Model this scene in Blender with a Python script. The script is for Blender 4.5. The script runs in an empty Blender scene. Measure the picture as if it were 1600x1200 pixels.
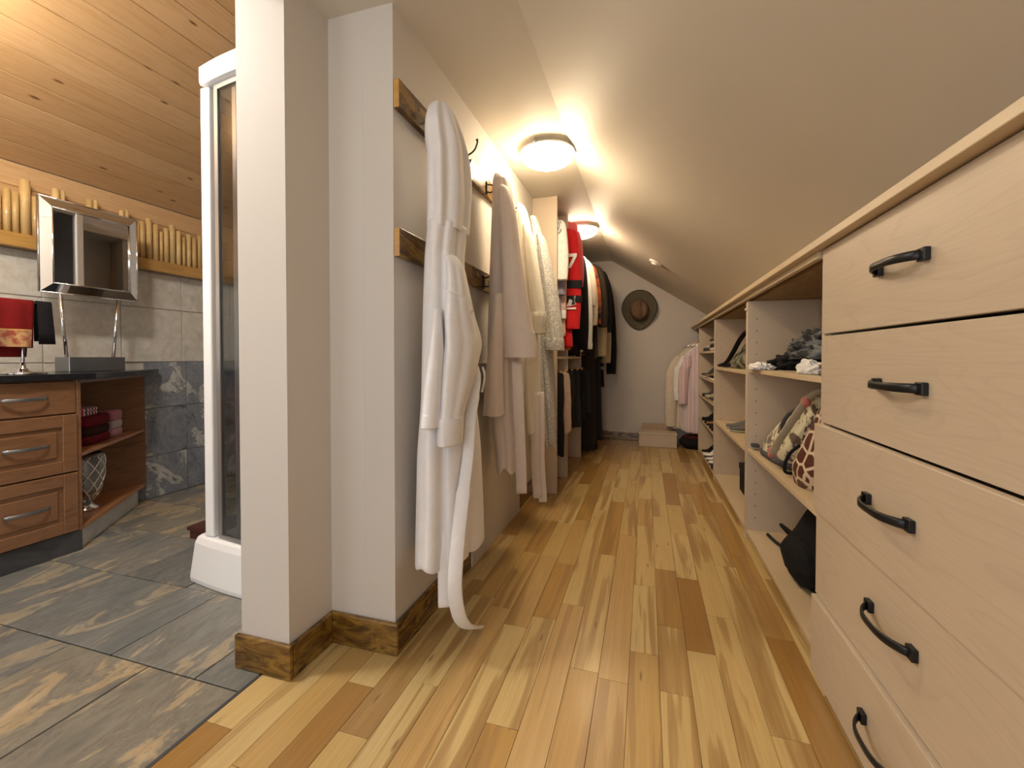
import bpy, bmesh, math, random
from mathutils import Vector, noise
PI = math.pi
scene = bpy.context.scene
C = scene.collection
# ------------------------------------------------------------------ camera
FPX, YAW, PITCH = 690.0, math.atan(210 / 690.0), math.atan(12 / 690.0)
cam_d = bpy.data.cameras.new('camera'); cam = bpy.data.objects.new('camera', cam_d); C.objects.link(cam)
cam_d.sensor_width = 36.0; cam_d.sensor_fit = 'HORIZONTAL'
cam_d.lens = FPX / 1600.0 * 36.0
cam_d.shift_y = -30.0 / 1600.0
cam_d.clip_start = 0.02
cam.location = (0, 0, 1.0)
cam.rotation_euler = (PI / 2 - PITCH, 0, YAW)
scene.camera = cam
# ------------------------------------------------------------------ world, exposure, fill light
world = bpy.data.worlds.new('world'); scene.world = world; world.use_nodes = True
bg = world.node_tree.nodes['Background']; bg.inputs[0].default_value = (0.85, 0.92, 1.0, 1); bg.inputs[1].default_value = 0.6
scene.view_settings.view_transform = 'Standard'
scene.view_settings.look = 'None'
scene.view_settings.gamma = 1.0
scene.view_settings.use_curve_mapping = False
scene.view_settings.exposure = 0.28

def area(name, loc, rot, sx, sy, power, col):
    d = bpy.data.lights.new(name, 'AREA'); d.shape = 'RECTANGLE'; d.size = sx; d.size_y = sy
    d.energy = power; d.color = col
    o = bpy.data.objects.new(name, d); C.objects.link(o); o.location = loc; o.rotation_euler = rot
    return o
# two added fill lights behind the viewer, just inside the rear wall
area('window_daylight', (-0.35, -1.94, 1.35), (PI / 2, 0, 0), 1.5, 1.3, 20, (0.95, 0.97, 1.0))
area('window_daylight', (-2.35, -1.94, 1.45), (PI / 2, 0, 0), 1.2, 1.3, 13, (0.96, 0.98, 1.0))

# ------------------------------------------------------------------ materials
M = {}
def nodes_of(name):
    m = bpy.data.materials.new(name); m.use_nodes = True
    nt = m.node_tree; b = nt.nodes['Principled BSDF']
    M[name] = m
    return m, nt, b
def N(nt, t, **kw):
    n = nt.nodes.new(t)
    for k, v in kw.items(): setattr(n, k, v)
    return n
def setv(s, v): s.default_value = v
def coords(nt, scale=(1, 1, 1), rnd=0.0, kind='Object'):
    tc = N(nt, 'ShaderNodeTexCoord'); mp = N(nt, 'ShaderNodeMapping')
    nt.links.new(tc.outputs[kind], mp.inputs['Vector']); setv(mp.inputs['Scale'], scale)
    if rnd:
        oi = N(nt, 'ShaderNodeObjectInfo'); mu = N(nt, 'ShaderNodeMath', operation='MULTIPLY'); setv(mu.inputs[1], rnd)
        nt.links.new(oi.outputs['Random'], mu.inputs[0])
        cb = N(nt, 'ShaderNodeCombineXYZ')
        for i in range(3): nt.links.new(mu.outputs[0], cb.inputs[i])
        nt.links.new(cb.outputs[0], mp.inputs['Location'])
    return mp.outputs[0]
def ramp(nt, fac, stops, interp='LINEAR'):
    r = N(nt, 'ShaderNodeValToRGB'); r.color_ramp.interpolation = interp
    e = r.color_ramp.elements
    while len(e) < len(stops): e.new(0.5)
    for el, (p, c) in zip(e, stops): el.position = p; el.color = (c[0], c[1], c[2], 1)
    nt.links.new(fac, r.inputs[0]); return r.outputs[0]
def noise_tex(nt, vec, scale, detail=4, rough=0.55, dist=0.0):
    n = N(nt, 'ShaderNodeTexNoise'); setv(n.inputs['Scale'], scale); setv(n.inputs['Detail'], detail)
    setv(n.inputs['Roughness'], rough); setv(n.inputs['Distortion'], dist)
    nt.links.new(vec, n.inputs['Vector']); return n.outputs[0]
def mixc(nt, fac, a, b, mode='MIX'):
    m = N(nt, 'ShaderNodeMix', data_type='RGBA', blend_type=mode)
    for s, v in ((m.inputs[0], fac), (m.inputs[6], a), (m.inputs[7], b)):
        if hasattr(v, 'links'): nt.links.new(v, s)
        elif isinstance(v, (int, float)): s.default_value = v
        else: s.default_value = (v[0], v[1], v[2], 1)
    return m.outputs[2]
def bump(nt, b, h, strength, dist=0.01):
    n = N(nt, 'ShaderNodeBump'); setv(n.inputs['Strength'], strength); setv(n.inputs['Distance'], dist)
    nt.links.new(h, n.inputs['Height']); nt.links.new(n.outputs[0], b.inputs['Normal'])
def plain(name, col, rough=0.6, var=0.06, vs=6, bs=0, bst=0.2, metal=0.0, spec=0.5, coat=0.0, sheen=0.0):
    m, nt, b = nodes_of(name)
    v = coords(nt)
    f = noise_tex(nt, v, vs, 4)
    lo = [c * (1 - var) for c in col]; hi = [min(1, c * (1 + var)) for c in col]
    nt.links.new(ramp(nt, f, [(0.3, lo), (0.7, hi)]), b.inputs['Base Color'])
    setv(b.inputs['Roughness'], rough); setv(b.inputs['Metallic'], metal); setv(b.inputs['Specular IOR Level'], spec)
    setv(b.inputs['Coat Weight'], coat)
    if sheen: setv(b.inputs['Sheen Weight'], sheen)
    if bs: bump(nt, b, noise_tex(nt, v, bs, 3), bst, 0.004)
    return m
def wood2d(*a, **k):
    m = wood(*a, **k)
    for n in m.node_tree.nodes:
        if n.bl_idname == 'ShaderNodeTexVoronoi': n.voronoi_dimensions = '2D'
    return m
def wood(name, stops, scale, rough=0.4, rnd=50.0, streak=None, coat=0.0, tint=None, bst=0.08, detail=6, dist=1.2, nscale=3.0, knots=None):
    m, nt, b = nodes_of(name)
    v = coords(nt, scale, rnd)
    f = noise_tex(nt, v, nscale, detail, 0.55, dist)
    c = ramp(nt, f, stops)
    if streak:
        v2 = coords(nt, tuple(s * 0.45 for s in scale), rnd * 1.7)
        f2 = noise_tex(nt, v2, nscale, 3, 0.5, 2.0)
        k = ramp(nt, f2, [(0.52, (0, 0, 0)), (0.66, (1, 1, 1))])
        c = mixc(nt, k, c, streak)
    if tint:
        oi = N(nt, 'ShaderNodeObjectInfo')
        t = ramp(nt, oi.outputs['Random'], [(i / (len(tint) - 1.0), q) for i, q in enumerate(tint)])
        c = mixc(nt, 1.0, c, t, 'MULTIPLY')
    if knots:
        v3 = coords(nt, knots[0], rnd * 0.7)
        vo = N(nt, 'ShaderNodeTexVoronoi'); setv(vo.inputs['Scale'], knots[1]); nt.links.new(v3, vo.inputs['Vector'])
        kk = ramp(nt, vo.outputs['Distance'], [(knots[2] * 0.45, (1, 1, 1)), (knots[2], (0, 0, 0))])
        c = mixc(nt, kk, c, knots[3])
    nt.links.new(c, b.inputs['Base Color'])
    setv(b.inputs['Roughness'], rough); setv(b.inputs['Coat Weight'], coat); setv(b.inputs['Coat Roughness'], 0.15)
    if bst: bump(nt, b, f, bst, 0.003)
    return m
def fabric(name, col, var=0.08, bs=260, bst=0.35, rough=0.9, col2=None, vs=30, sheen=0.25):
    m, nt, b = nodes_of(name)
    v = coords(nt)
    f = noise_tex(nt, v, vs, 4, 0.6)
    c2 = col2 or [min(1, c * (1 + var)) for c in col]; c1 = col if col2 else [c * (1 - var) for c in col]
    p = (0.42, 0.58) if col2 else (0.3, 0.7)
    nt.links.new(ramp(nt, f, [(p[0], c1), (p[1], c2)]), b.inputs['Base Color'])
    setv(b.inputs['Roughness'], rough); setv(b.inputs['Specular IOR Level'], 0.2); setv(b.inputs['Sheen Weight'], sheen)
    h = noise_tex(nt, v, bs, 3); h2 = noise_tex(nt, v, 9, 4)
    ad = N(nt, 'ShaderNodeMath', operation='MULTIPLY_ADD'); setv(ad.inputs[1], 2.0)
    nt.links.new(h2, ad.inputs[0]); nt.links.new(h, ad.inputs[2])
    bump(nt, b, ad.outputs[0], bst, 0.006)
    return m
def stripes(name, cols, axis, period, rough=0.85):
    m, nt, b = nodes_of(name)
    tc = N(nt, 'ShaderNodeTexCoord'); sp = N(nt, 'ShaderNodeSeparateXYZ'); nt.links.new(tc.outputs['Object'], sp.inputs[0])
    mu = N(nt, 'ShaderNodeMath', operation='MULTIPLY'); setv(mu.inputs[1], 1.0 / period); nt.links.new(sp.outputs[axis], mu.inputs[0])
    fr = N(nt, 'ShaderNodeMath', operation='FRACT'); nt.links.new(mu.outputs[0], fr.inputs[0])
    st = [(i / float(len(cols)), c) for i, c in enumerate(cols)]
    nt.links.new(ramp(nt, fr.outputs[0], st, 'CONSTANT'), b.inputs['Base Color'])
    setv(b.inputs['Roughness'], rough); setv(b.inputs['Specular IOR Level'], 0.2)
    return m
def cells(name, ca, cb, scale, lo, hi, rough=0.6):
    m, nt, b = nodes_of(name)
    v = coords(nt)
    vo = N(nt, 'ShaderNodeTexVoronoi', feature='DISTANCE_TO_EDGE'); setv(vo.inputs['Scale'], scale); nt.links.new(v, vo.inputs['Vector'])
    nt.links.new(ramp(nt, vo.outputs['Distance'], [(lo, ca), (hi, cb)]), b.inputs['Base Color'])
    setv(b.inputs['Roughness'], rough)
    return m
def glow(name, col, strength):
    m = bpy.data.materials.new(name); m.use_nodes = True; nt = m.node_tree
    b = nt.nodes['Principled BSDF']; setv(b.inputs['Base Color'], (0.9, 0.88, 0.84, 1))
    setv(b.inputs['Emission Color'], (col[0], col[1], col[2], 1)); setv(b.inputs['Emission Strength'], strength); M[name] = m

plain('paint', (0.60, 0.56, 0.515), 0.7, 0.015, 2, 220, 0.05)
plain('ceiling_paint', (0.69, 0.645, 0.565), 0.55, 0.015, 2, 220, 0.05)
plain('subfloor', (0.05, 0.04, 0.03), 0.9)
plain('grout', (0.11, 0.105, 0.10), 0.9)
plain('beige_grout', (0.62, 0.58, 0.51), 0.9)
def plank_material():
    m, nt, b = nodes_of('maple_plank')
    oi = N(nt, 'ShaderNodeObjectInfo')
    base = ramp(nt, oi.outputs['Random'], [(0.0, (0.564, 0.398, 0.156)), (0.12, (0.457, 0.272, 0.077)), (0.22, (0.581, 0.426, 0.187)), (0.34, (0.511, 0.335, 0.120)), (0.45, (0.616, 0.463, 0.211)), (0.56, (0.352, 0.191, 0.051)), (0.66, (0.528, 0.345, 0.139)), (0.78, (0.599, 0.435, 0.187)), (0.88, (0.423, 0.254, 0.077)), (1.0, (0.581, 0.417, 0.172))], 'CONSTANT')
    v = coords(nt, (10, 0.55, 1), 60)
    f = noise_tex(nt, v, 1.6, 3, 0.5, 0.6)                       # broad heartwood streaks running with the board
    c = mixc(nt, ramp(nt, f, [(0.52, (0, 0, 0)), (0.55, (0.55, 0.55, 0.55)), (0.64, (0.9, 0.9, 0.9))]), base, (0.35, 0.205, 0.07))
    f2 = noise_tex(nt, coords(nt, (60, 2.0, 1), 23), 2.0, 4, 0.6, 0.3)   # fine grain
    c = mixc(nt, 0.9, c, ramp(nt, f2, [(0.3, (0.84, 0.81, 0.76)), (0.65, (1.0, 1.0, 1.0))]), 'MULTIPLY')
    vo = N(nt, 'ShaderNodeTexVoronoi', voronoi_dimensions='2D'); setv(vo.inputs['Scale'], 1.0); nt.links.new(coords(nt, (7, 1.3, 1), 31), vo.inputs['Vector'])
    c = mixc(nt, ramp(nt, vo.outputs['Distance'], [(0.012, (0.75, 0.75, 0.75)), (0.038, (0, 0, 0))]), c, (0.16, 0.08, 0.03))
    nt.links.new(c, b.inputs['Base Color'])
    setv(b.inputs['Roughness'], 0.33); setv(b.inputs['Coat Weight'], 0.2); setv(b.inputs['Coat Roughness'], 0.2)
plank_material()
def veneer_material(name, base, line, scale, levels, amt):
    m, nt, b = nodes_of(name)
    f = noise_tex(nt, coords(nt, scale, 40), 1.0, 2, 0.45, 0.35)
    mu = N(nt, 'ShaderNodeMath', operation='MULTIPLY'); setv(mu.inputs[1], levels); nt.links.new(f, mu.inputs[0])
    fr = N(nt, 'ShaderNodeMath', operation='FRACT'); nt.links.new(mu.outputs[0], fr.inputs[0])
    k = ramp(nt, fr.outputs[0], [(0.0, (1, 1, 1)), (0.10, (0.5, 0.5, 0.5)), (0.30, (0, 0, 0)), (0.94, (0, 0, 0)), (1.0, (1, 1, 1))])
    f3 = noise_tex(nt, coords(nt, (1, 2.0, 90), 11), 2.0, 3, 0.6)
    c = mixc(nt, 0.8, base, ramp(nt, f3, [(0.3, (0.90, 0.88, 0.86)), (0.7, (1, 1, 1))]), 'MULTIPLY')
    kk = N(nt, 'ShaderNodeMath', operation='MULTIPLY'); setv(kk.inputs[1], amt); nt.links.new(k, kk.inputs[0])
    nt.links.new(mixc(nt, kk.outputs[0], c, line), b.inputs['Base Color']); setv(b.inputs['Roughness'], 0.42)
veneer_material('maple_veneer', (0.56, 0.46, 0.345), (0.36, 0.275, 0.19), (1.0, 0.9, 6.0), 18, 0.20)
plain('maple_laminate', (0.60, 0.495, 0.375), 0.45, 0.03, 5)
plain('maple_edge', (0.62, 0.49, 0.325), 0.45, 0.03, 5)
wood('plywood', [(0.3, (0.20, 0.12, 0.05)), (0.5, (0.33, 0.21, 0.09)), (0.7, (0.24, 0.15, 0.06))], (6, 1, 1), 0.7, 20)
wood('stained_pine', [(0.28, (0.022, 0.009, 0.002)), (0.44, (0.11, 0.052, 0.008)), (0.6, (0.27, 0.148, 0.026)), (0.78, (0.055, 0.024, 0.005))],
     (2.4, 2.4, 9), 0.25, 60, bst=0.04, coat=0.3, knots=((3, 3, 7), 1.3, 0.12, (0.03, 0.012, 0.005)))
wood('honey_pine_trim', [(0.3, (0.42, 0.22, 0.06)), (0.6, (0.55, 0.31, 0.09)), (0.8, (0.36, 0.18, 0.05))], (3, 1, 8), 0.3, 60, coat=0.3)
wood('pine_board', [(0.28, (0.60, 0.38, 0.19)), (0.5, (0.70, 0.47, 0.26)), (0.66, (0.62, 0.39, 0.19)), (0.8, (0.74, 0.52, 0.30))],
     (9, 0.7, 9), 0.45, 60, bst=0.02, tint=[(1.0, 0.97, 0.93), (0.88, 0.80, 0.70), (1.03, 1.0, 0.97), (0.94, 0.88, 0.80)],
     knots=((9, 3.4, 9), 1.0, 0.085, (0.20, 0.09, 0.035)))
wood2d('pine_ceiling_board', [(0.28, (0.60, 0.38, 0.19)), (0.5, (0.70, 0.47, 0.26)), (0.66, (0.62, 0.39, 0.19)), (0.8, (0.74, 0.52, 0.30))],
     (9, 0.7, 9), 0.45, 60, bst=0.02, tint=[(1.0, 0.97, 0.93), (0.88, 0.80, 0.70), (1.03, 1.0, 0.97), (0.94, 0.88, 0.80)],
     knots=((6.5, 1.9, 1), 1.0, 0.055, (0.20, 0.09, 0.035)))
wood('cherry', [(0.3, (0.17, 0.078, 0.036)), (0.5, (0.25, 0.122, 0.058)), (0.7, (0.20, 0.095, 0.044))], (8, 1.2, 8), 0.33, 40, coat=0.25, bst=0.02)
wood('orange_shelf_wood', [(0.3, (0.45, 0.19, 0.075)), (0.6, (0.54, 0.25, 0.11))], (2, 2, 2), 0.3, 40, coat=0.3)
def slate(name, stops, scale, st=0.5, rough=0.42, rv=0.0):
    m, nt, b = nodes_of(name)
    v = coords(nt, scale, 80)
    f = noise_tex(nt, v, 1.5, 9, 0.64, 1.2)
    c = ramp(nt, f, stops)
    f2 = noise_tex(nt, coords(nt, scale, 37), 7, 6, 0.65, 0.5)
    c = mixc(nt, 0.35, c, ramp(nt, f2, [(0.3, (0.25, 0.25, 0.25)), (0.7, (0.8, 0.8, 0.8))]), 'OVERLAY')
    if rv:
        oi = N(nt, 'ShaderNodeObjectInfo')
        tn = ramp(nt, oi.outputs['Random'], [(0.0, (0.82, 0.86, 0.88)), (0.25, (1.0, 0.99, 0.95)), (0.45, (0.72, 0.75, 0.77)), (0.6, (1.12, 1.02, 0.84)), (0.8, (0.92, 0.93, 0.90)), (1.0, (0.80, 0.82, 0.84))], 'CONSTANT')
        c = mixc(nt, rv, c, tn, 'MULTIPLY')
    nt.links.new(c, b.inputs['Base Color']); setv(b.inputs['Roughness'], rough)
    bump(nt, b, f, st, 0.012)
slate('slate_floor', [(0.26, (0.10, 0.105, 0.108)), (0.40, (0.165, 0.168, 0.163)), (0.48, (0.205, 0.20, 0.185)), (0.50, (0.155, 0.155, 0.15)), (0.545, (0.22, 0.205, 0.18)), (0.56, (0.33, 0.285, 0.215)), (0.62, (0.38, 0.30, 0.205)), (0.635, (0.22, 0.20, 0.17)), (0.8, (0.28, 0.235, 0.185))], (3.0, 1.15, 3), 0.22, 0.4, 0.8)
slate('slate_wall', [(0.30, (0.07, 0.078, 0.092)), (0.42, (0.19, 0.205, 0.24)), (0.50, (0.25, 0.265, 0.30)), (0.515, (0.17, 0.175, 0.185)), (0.56, (0.30, 0.31, 0.33)), (0.575, (0.52, 0.51, 0.49)), (0.64, (0.40, 0.395, 0.385)), (0.655, (0.16, 0.165, 0.18)), (0.75, (0.26, 0.27, 0.29))], (2.4, 2.6, 2.6), 0.8, 0.45)
slate('slate_toe', [(0.3, (0.03, 0.032, 0.036)), (0.6, (0.07, 0.07, 0.075))], (2, 2, 3), 0.6, 0.35)
slate('slate_pale', [(0.3, (0.52, 0.55, 0.58)), (0.6, (0.66, 0.68, 0.70))], (2, 2, 3), 0.2, 0.3)  # pale blue-white puts the light reflected off the corner plinth into its colour
slate('beige_tile', [(0.3, (0.53, 0.49, 0.425)), (0.5, (0.64, 0.59, 0.51)), (0.7, (0.58, 0.53, 0.455))], (3, 3, 3), 0.12, 0.5)
plain('black_granite', (0.018, 0.018, 0.02), 0.12, 0.3, 120)
plain('black_iron', (0.022, 0.022, 0.024), 0.38, 0.15, 20, metal=0.6)
plain('bronze_hook', (0.035, 0.025, 0.02), 0.35, 0.15, 20, metal=0.7)
plain('chrome', (0.82, 0.82, 0.84), 0.08, 0.02, metal=1.0)
plain('brushed_steel', (0.34, 0.35, 0.37), 0.32, 0.05, 30, metal=0.9)
plain('mirror_glass', (0.92, 0.93, 0.94), 0.015, 0.0, metal=1.0)
plain('bevel_mirror_glass', (0.90, 0.91, 0.92), 0.03, 0.0, metal=1.0)
plain('white_acrylic', (0.86, 0.87, 0.88), 0.18, 0.01, coat=0.4)
plain('silver_frame', (0.55, 0.56, 0.58), 0.3, 0.03, metal=0.8)
plain('dark_seal', (0.05, 0.05, 0.055), 0.5)
m, nt, b = nodes_of('smoked_glass'); setv(b.inputs['Base Color'], (0.66, 0.68, 0.70, 1)); setv(b.inputs['Transmission Weight'], 1.0); setv(b.inputs['Roughness'], 0.02); setv(b.inputs['IOR'], 1.05)
setv(b.inputs['Specular IOR Level'], 0.5); setv(b.inputs['Coat Weight'], 0.6); setv(b.inputs['Coat Roughness'], 0.02)
m, nt, b = nodes_of('clear_pane'); setv(b.inputs['Base Color'], (0.95, 0.97, 0.97, 1)); setv(b.inputs['Transmission Weight'], 1.0); setv(b.inputs['Roughness'], 0.0); setv(b.inputs['IOR'], 1.02)
wood('bamboo', [(0.3, (0.60, 0.40, 0.17)), (0.5, (0.72, 0.52, 0.26)), (0.7, (0.66, 0.45, 0.20))], (8, 8, 1.5), 0.35, 40, coat=0.2, bst=0.02,
     tint=[(1, 1, 0.98), (0.86, 0.78, 0.62), (1.05, 1.0, 0.9)])
plain('bamboo_node', (0.48, 0.32, 0.14), 0.45)
plain('white_plastic', (0.82, 0.80, 0.76), 0.4)
fabric('white_terry', (0.79, 0.775, 0.785), 0.03, 300, 0.18)
fabric('cream_fleece', (0.72, 0.63, 0.575), 0.03, 300, 0.18)
fabric('ivory_waffle', (0.76, 0.72, 0.62), 0.03, 180, 0.3)
fabric('grey_speckle', (0.30, 0.29, 0.275), 0.1, 300, 0.4, col2=(0.62, 0.60, 0.56), vs=150)
for nm, col in {'white_cotton': (0.85, 0.84, 0.82), 'lilac_cotton': (0.27, 0.24, 0.34), 'blush_cotton': (0.72, 0.50, 0.42), 'red_jersey': (0.62, 0.018, 0.022),
                'orange_jersey': (0.72, 0.20, 0.03), 'black_cloth': (0.012, 0.012, 0.014), 'charcoal_cloth': (0.024, 0.024, 0.027), 'coral_fleece': (0.75, 0.14, 0.15),
                'stone_cotton': (0.52, 0.45, 0.36), 'khaki_cotton': (0.42, 0.34, 0.21), 'navy_cloth': (0.02, 0.022, 0.035), 'cream_knit': (0.72, 0.62, 0.50),
                'tan_trouser': (0.48, 0.34, 0.25), 'brown_black': (0.03, 0.022, 0.016), 'maroon_cloth': (0.07, 0.012, 0.015), 'olive_cloth': (0.11, 0.10, 0.055),
                'scarlet_collar': (0.45, 0.015, 0.02), 'grey_leather': (0.085, 0.085, 0.09), 'denim': (0.055, 0.065, 0.085), 'slipper_grey': (0.16, 0.155, 0.14),
                'wine_towel': (0.16, 0.010, 0.022), 'brown_towel': (0.05, 0.018, 0.014), 'rose_towel': (0.52, 0.20, 0.25), 'ash_towel': (0.55, 0.47, 0.46), 'pink_towel': (0.58, 0.30, 0.36), 'red_velvet': (0.17, 0.007, 0.007), 'dark_wine': (0.045, 0.006, 0.010),
                'black_towel': (0.012, 0.010, 0.012), 'gold_trim': (0.55, 0.32, 0.10), 'coral_leather': (0.50, 0.16, 0.13), 'tan_leather': (0.30, 0.17, 0.08), 'putty': (0.40, 0.36, 0.26)}.items():
    fabric(nm, col, 0.08, 240, 0.2, sheen=(0.15 if max(col) > 0.3 else 0.0))
fabric('paisley_border', (0.50, 0.30, 0.13), 0.1, 200, 0.2, col2=(0.32, 0.07, 0.04), vs=28)
fabric('camo_scarf', (0.03, 0.032, 0.036), 0.1, 200, 0.3, col2=(0.20, 0.21, 0.22), vs=14, sheen=0.0)
fabric('camo_bag', (0.05, 0.05, 0.035), 0.1, 200, 0.3, col2=(0.30, 0.29, 0.20), vs=16, sheen=0.0)
fabric('print_bag', (0.70, 0.66, 0.48), 0.1, 200, 0.15, col2=(0.12, 0.07, 0.05), vs=18)
for n in M['print_bag'].node_tree.nodes:
    if n.bl_idname == 'ShaderNodeValToRGB':
        n.color_ramp.elements[0].position = 0.50; n.color_ramp.elements[1].position = 0.54
fabric('patterned_dark', (0.02, 0.02, 0.03), 0.1, 200, 0.2, col2=(0.45, 0.10, 0.03), vs=9, sheen=0.0)
cells('giraffe', (0.72, 0.58, 0.44), (0.10, 0.028, 0.018), 17, 0.07, 0.11, 0.5)
cells('lattice_silver', (0.30, 0.28, 0.24), (0.75, 0.72, 0.66), 22, 0.03, 0.12, 0.15)
stripes('pink_stripe', [(0.82, 0.76, 0.77), (0.82, 0.76, 0.77), (0.62, 0.12, 0.22), (0.84, 0.80, 0.80), (0.84, 0.80, 0.80), (0.80, 0.42, 0.48), (0.84, 0.80, 0.80), (0.30, 0.22, 0.34)], 0, 0.040)
stripes('towel_stripe', [(0.10, 0.02, 0.03), (0.80, 0.70, 0.70), (0.55, 0.03, 0.16), (0.80, 0.74, 0.74)], 1, 0.05)
plain('felt_brim', (0.105, 0.085, 0.052), 0.8, 0.1, 20, 300, 0.15)
plain('felt_crown', (0.15, 0.085, 0.045), 0.7, 0.15, 16, 300, 0.15)
plain('hat_edge', (0.025, 0.02, 0.015), 0.7)
plain('hat_band', (0.06, 0.035, 0.02), 0.5)
plain('mahogany', (0.07, 0.018, 0.012), 0.3)
plain('pin_hole', (0.10, 0.06, 0.035), 0.8)
plain('white_ink', (0.85, 0.83, 0.80), 0.6, 0.0)
plain('black_ink', (0.015, 0.015, 0.015), 0.6, 0.0)
plain('grey_ink', (0.35, 0.35, 0.36), 0.6, 0.0)
glow('lamp_glass', (1.0, 0.79, 0.52), 50.0)
glow('dim_lamp_glass', (1.0, 0.78, 0.52), 9.0)

# ------------------------------------------------------------------ mesh helpers
def wl(o):
    v = Vector((0, 0, 0))
    while o: v = v + o.location; o = o.parent
    return v
def add(name, mesh, parent=None, loc=(0, 0, 0)):
    o = bpy.data.objects.new(name, mesh); C.objects.link(o)
    if parent: o.parent = parent
    o.location = Vector(loc) - (wl(parent) if parent else Vector((0, 0, 0)))
    return o
def mk(name, verts, faces, mat, parent=None, smooth=False, base=False):
    vs = [Vector(v) for v in verts]
    lo = Vector([min(v[i] for v in vs) for i in range(3)]); hi = Vector([max(v[i] for v in vs) for i in range(3)])
    c = (lo + hi) / 2
    if base: c.z = lo.z
    me = bpy.data.meshes.new(name)
    me.from_pydata([tuple(v - c) for v in vs], [], faces); me.update()
    bm = bmesh.new(); bm.from_mesh(me); bmesh.ops.recalc_face_normals(bm, faces=bm.faces); bm.to_mesh(me); bm.free()
    me.materials.append(M[mat])
    if smooth:
        for p in me.polygons: p.use_smooth = True
    return add(name, me, parent, c)
BF = [(0, 1, 2, 3), (7, 6, 5, 4), (0, 4, 5, 1), (1, 5, 6, 2), (2, 6, 7, 3), (3, 7, 4, 0)]
def bevel_mesh(me, w, seg=2):
    bm = bmesh.new(); bm.from_mesh(me)
    bmesh.ops.bevel(bm, geom=list(bm.edges), offset=w, segments=seg, affect='EDGES', profile=0.5)
    bm.to_mesh(me); bm.free()
def box(name, x0, x1, y0, y1, z0, z1, mat, parent=None, bev=0.0, seg=2):
    v = [(x0, y0, z0), (x1, y0, z0), (x1, y1, z0), (x0, y1, z0), (x0, y0, z1), (x1, y0, z1), (x1, y1, z1), (x0, y1, z1)]
    o = mk(name, v, BF, mat, parent)
    if bev: bevel_mesh(o.data, bev, seg)
    return o
def prism(name, pts, z0, z1, mat, parent=None, bev=0.0):
    n = len(pts)
    v = [(x, y, z0) for x, y in pts] + [(x, y, z1) for x, y in pts]
    fcs = [tuple(range(n)), tuple(range(2 * n - 1, n - 1, -1))] + [(i, (i + 1) % n, n + (i + 1) % n, n + i) for i in range(n)]
    o = mk(name, v, fcs, mat, parent)
    if bev: bevel_mesh(o.data, bev, 2)
    return o
def extrude(name, pts3, d, mat, parent=None):
    n = len(pts3); d = Vector(d)
    v = [Vector(p) for p in pts3] + [Vector(p) + d for p in pts3]
    fcs = [tuple(range(n)), tuple(range(2 * n - 1, n - 1, -1))] + [(i, (i + 1) % n, n + (i + 1) % n, n + i) for i in range(n)]
    return mk(name, v, fcs, mat, parent)
def loft(rings, cap0=True, cap1=True):
    n = len(rings[0]); v = [p for r in rings for p in r]; fcs = []
    for k in range(len(rings) - 1):
        for i in range(n):
            j = (i + 1) % n
            fcs.append((k * n + i, k * n + j, (k + 1) * n + j, (k + 1) * n + i))
    if cap0: fcs.append(tuple(range(n)))
    if cap1: fcs.append(tuple(range(len(rings) * n - 1, (len(rings) - 1) * n - 1, -1)))
    return v, fcs
def lathe(name, prof, center, mat, parent=None, n=32, sx=1.0, sy=1.0):
    rings = [[(center[0] + r * sx * math.cos(2 * PI * i / n), center[1] + r * sy * math.sin(2 * PI * i / n), center[2] + z) for i in range(n)] for r, z in prof]
    v, fcs = loft(rings); return mk(name, v, fcs, mat, parent, True)
def tube(name, path, r, mat, parent=None, n=8, rads=None, flat=1.0):
    P = [Vector(p) for p in path]; rings = []; up = None
    for i, p in enumerate(P):
        t = (P[min(i + 1, len(P) - 1)] - P[max(i - 1, 0)]).normalized()
        if up is None: up = Vector((0, 0, 1)) if abs(t.z) < 0.9 else Vector((1, 0, 0))
        s = t.cross(up).normalized(); up = s.cross(t).normalized()
        rr = rads[i] if rads else r
        rings.append([p + s * rr * math.cos(2 * PI * k / n) + up * rr * flat * math.sin(2 * PI * k / n) for k in range(n)])
    v, fcs = loft(rings); return mk(name, v, fcs, mat, parent, True)
def ribbon(name, path, widths, side, th, mat, parent=None):
    P = [Vector(p) for p in path]; rings = []
    for i, p in enumerate(P):
        t = (P[min(i + 1, len(P) - 1)] - P[max(i - 1, 0)]).normalized()
        s = Vector(side[i] if isinstance(side, list) else side); s = (s - t * s.dot(t)).normalized(); nn = t.cross(s)
        w = widths[i] / 2 if isinstance(widths, list) else widths / 2
        rings.append([p - s * w - nn * th, p + s * w - nn * th, p + s * (w + th) , p + s * w + nn * th, p - s * w + nn * th, p - s * (w + th)])
    v, fcs = loft(rings); return mk(name, v, fcs, mat, parent, True)
def smoothpath(pts, k=6):
    P = [Vector(p) for p in pts]; out = []
    for i in range(len(P) - 1):
        a, b_, c, d = P[max(i - 1, 0)], P[i], P[i + 1], P[min(i + 2, len(P) - 1)]
        for j in range(k):
            t = j / float(k)
            out.append(0.5 * ((2 * b_) + (c - a) * t + (2 * a - 5 * b_ + 4 * c - d) * t * t + (3 * b_ - a - 3 * c + d) * t ** 3))
    out.append(P[-1]); return out
def cr(seq, t):
    n = len(seq) - 1; f = min(max(t * n, 0), n - 1e-6); i = int(f); u = f - i
    a, b_, c, d = seq[max(i - 1, 0)], seq[i], seq[i + 1], seq[min(i + 2, n)]
    return [0.5 * ((2 * b_[k]) + (c[k] - a[k]) * u + (2 * a[k] - 5 * b_[k] + 4 * c[k] - d[k]) * u * u + (3 * b_[k] - a[k] - 3 * c[k] + d[k]) * u ** 3) for k in range(len(b_))]
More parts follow.
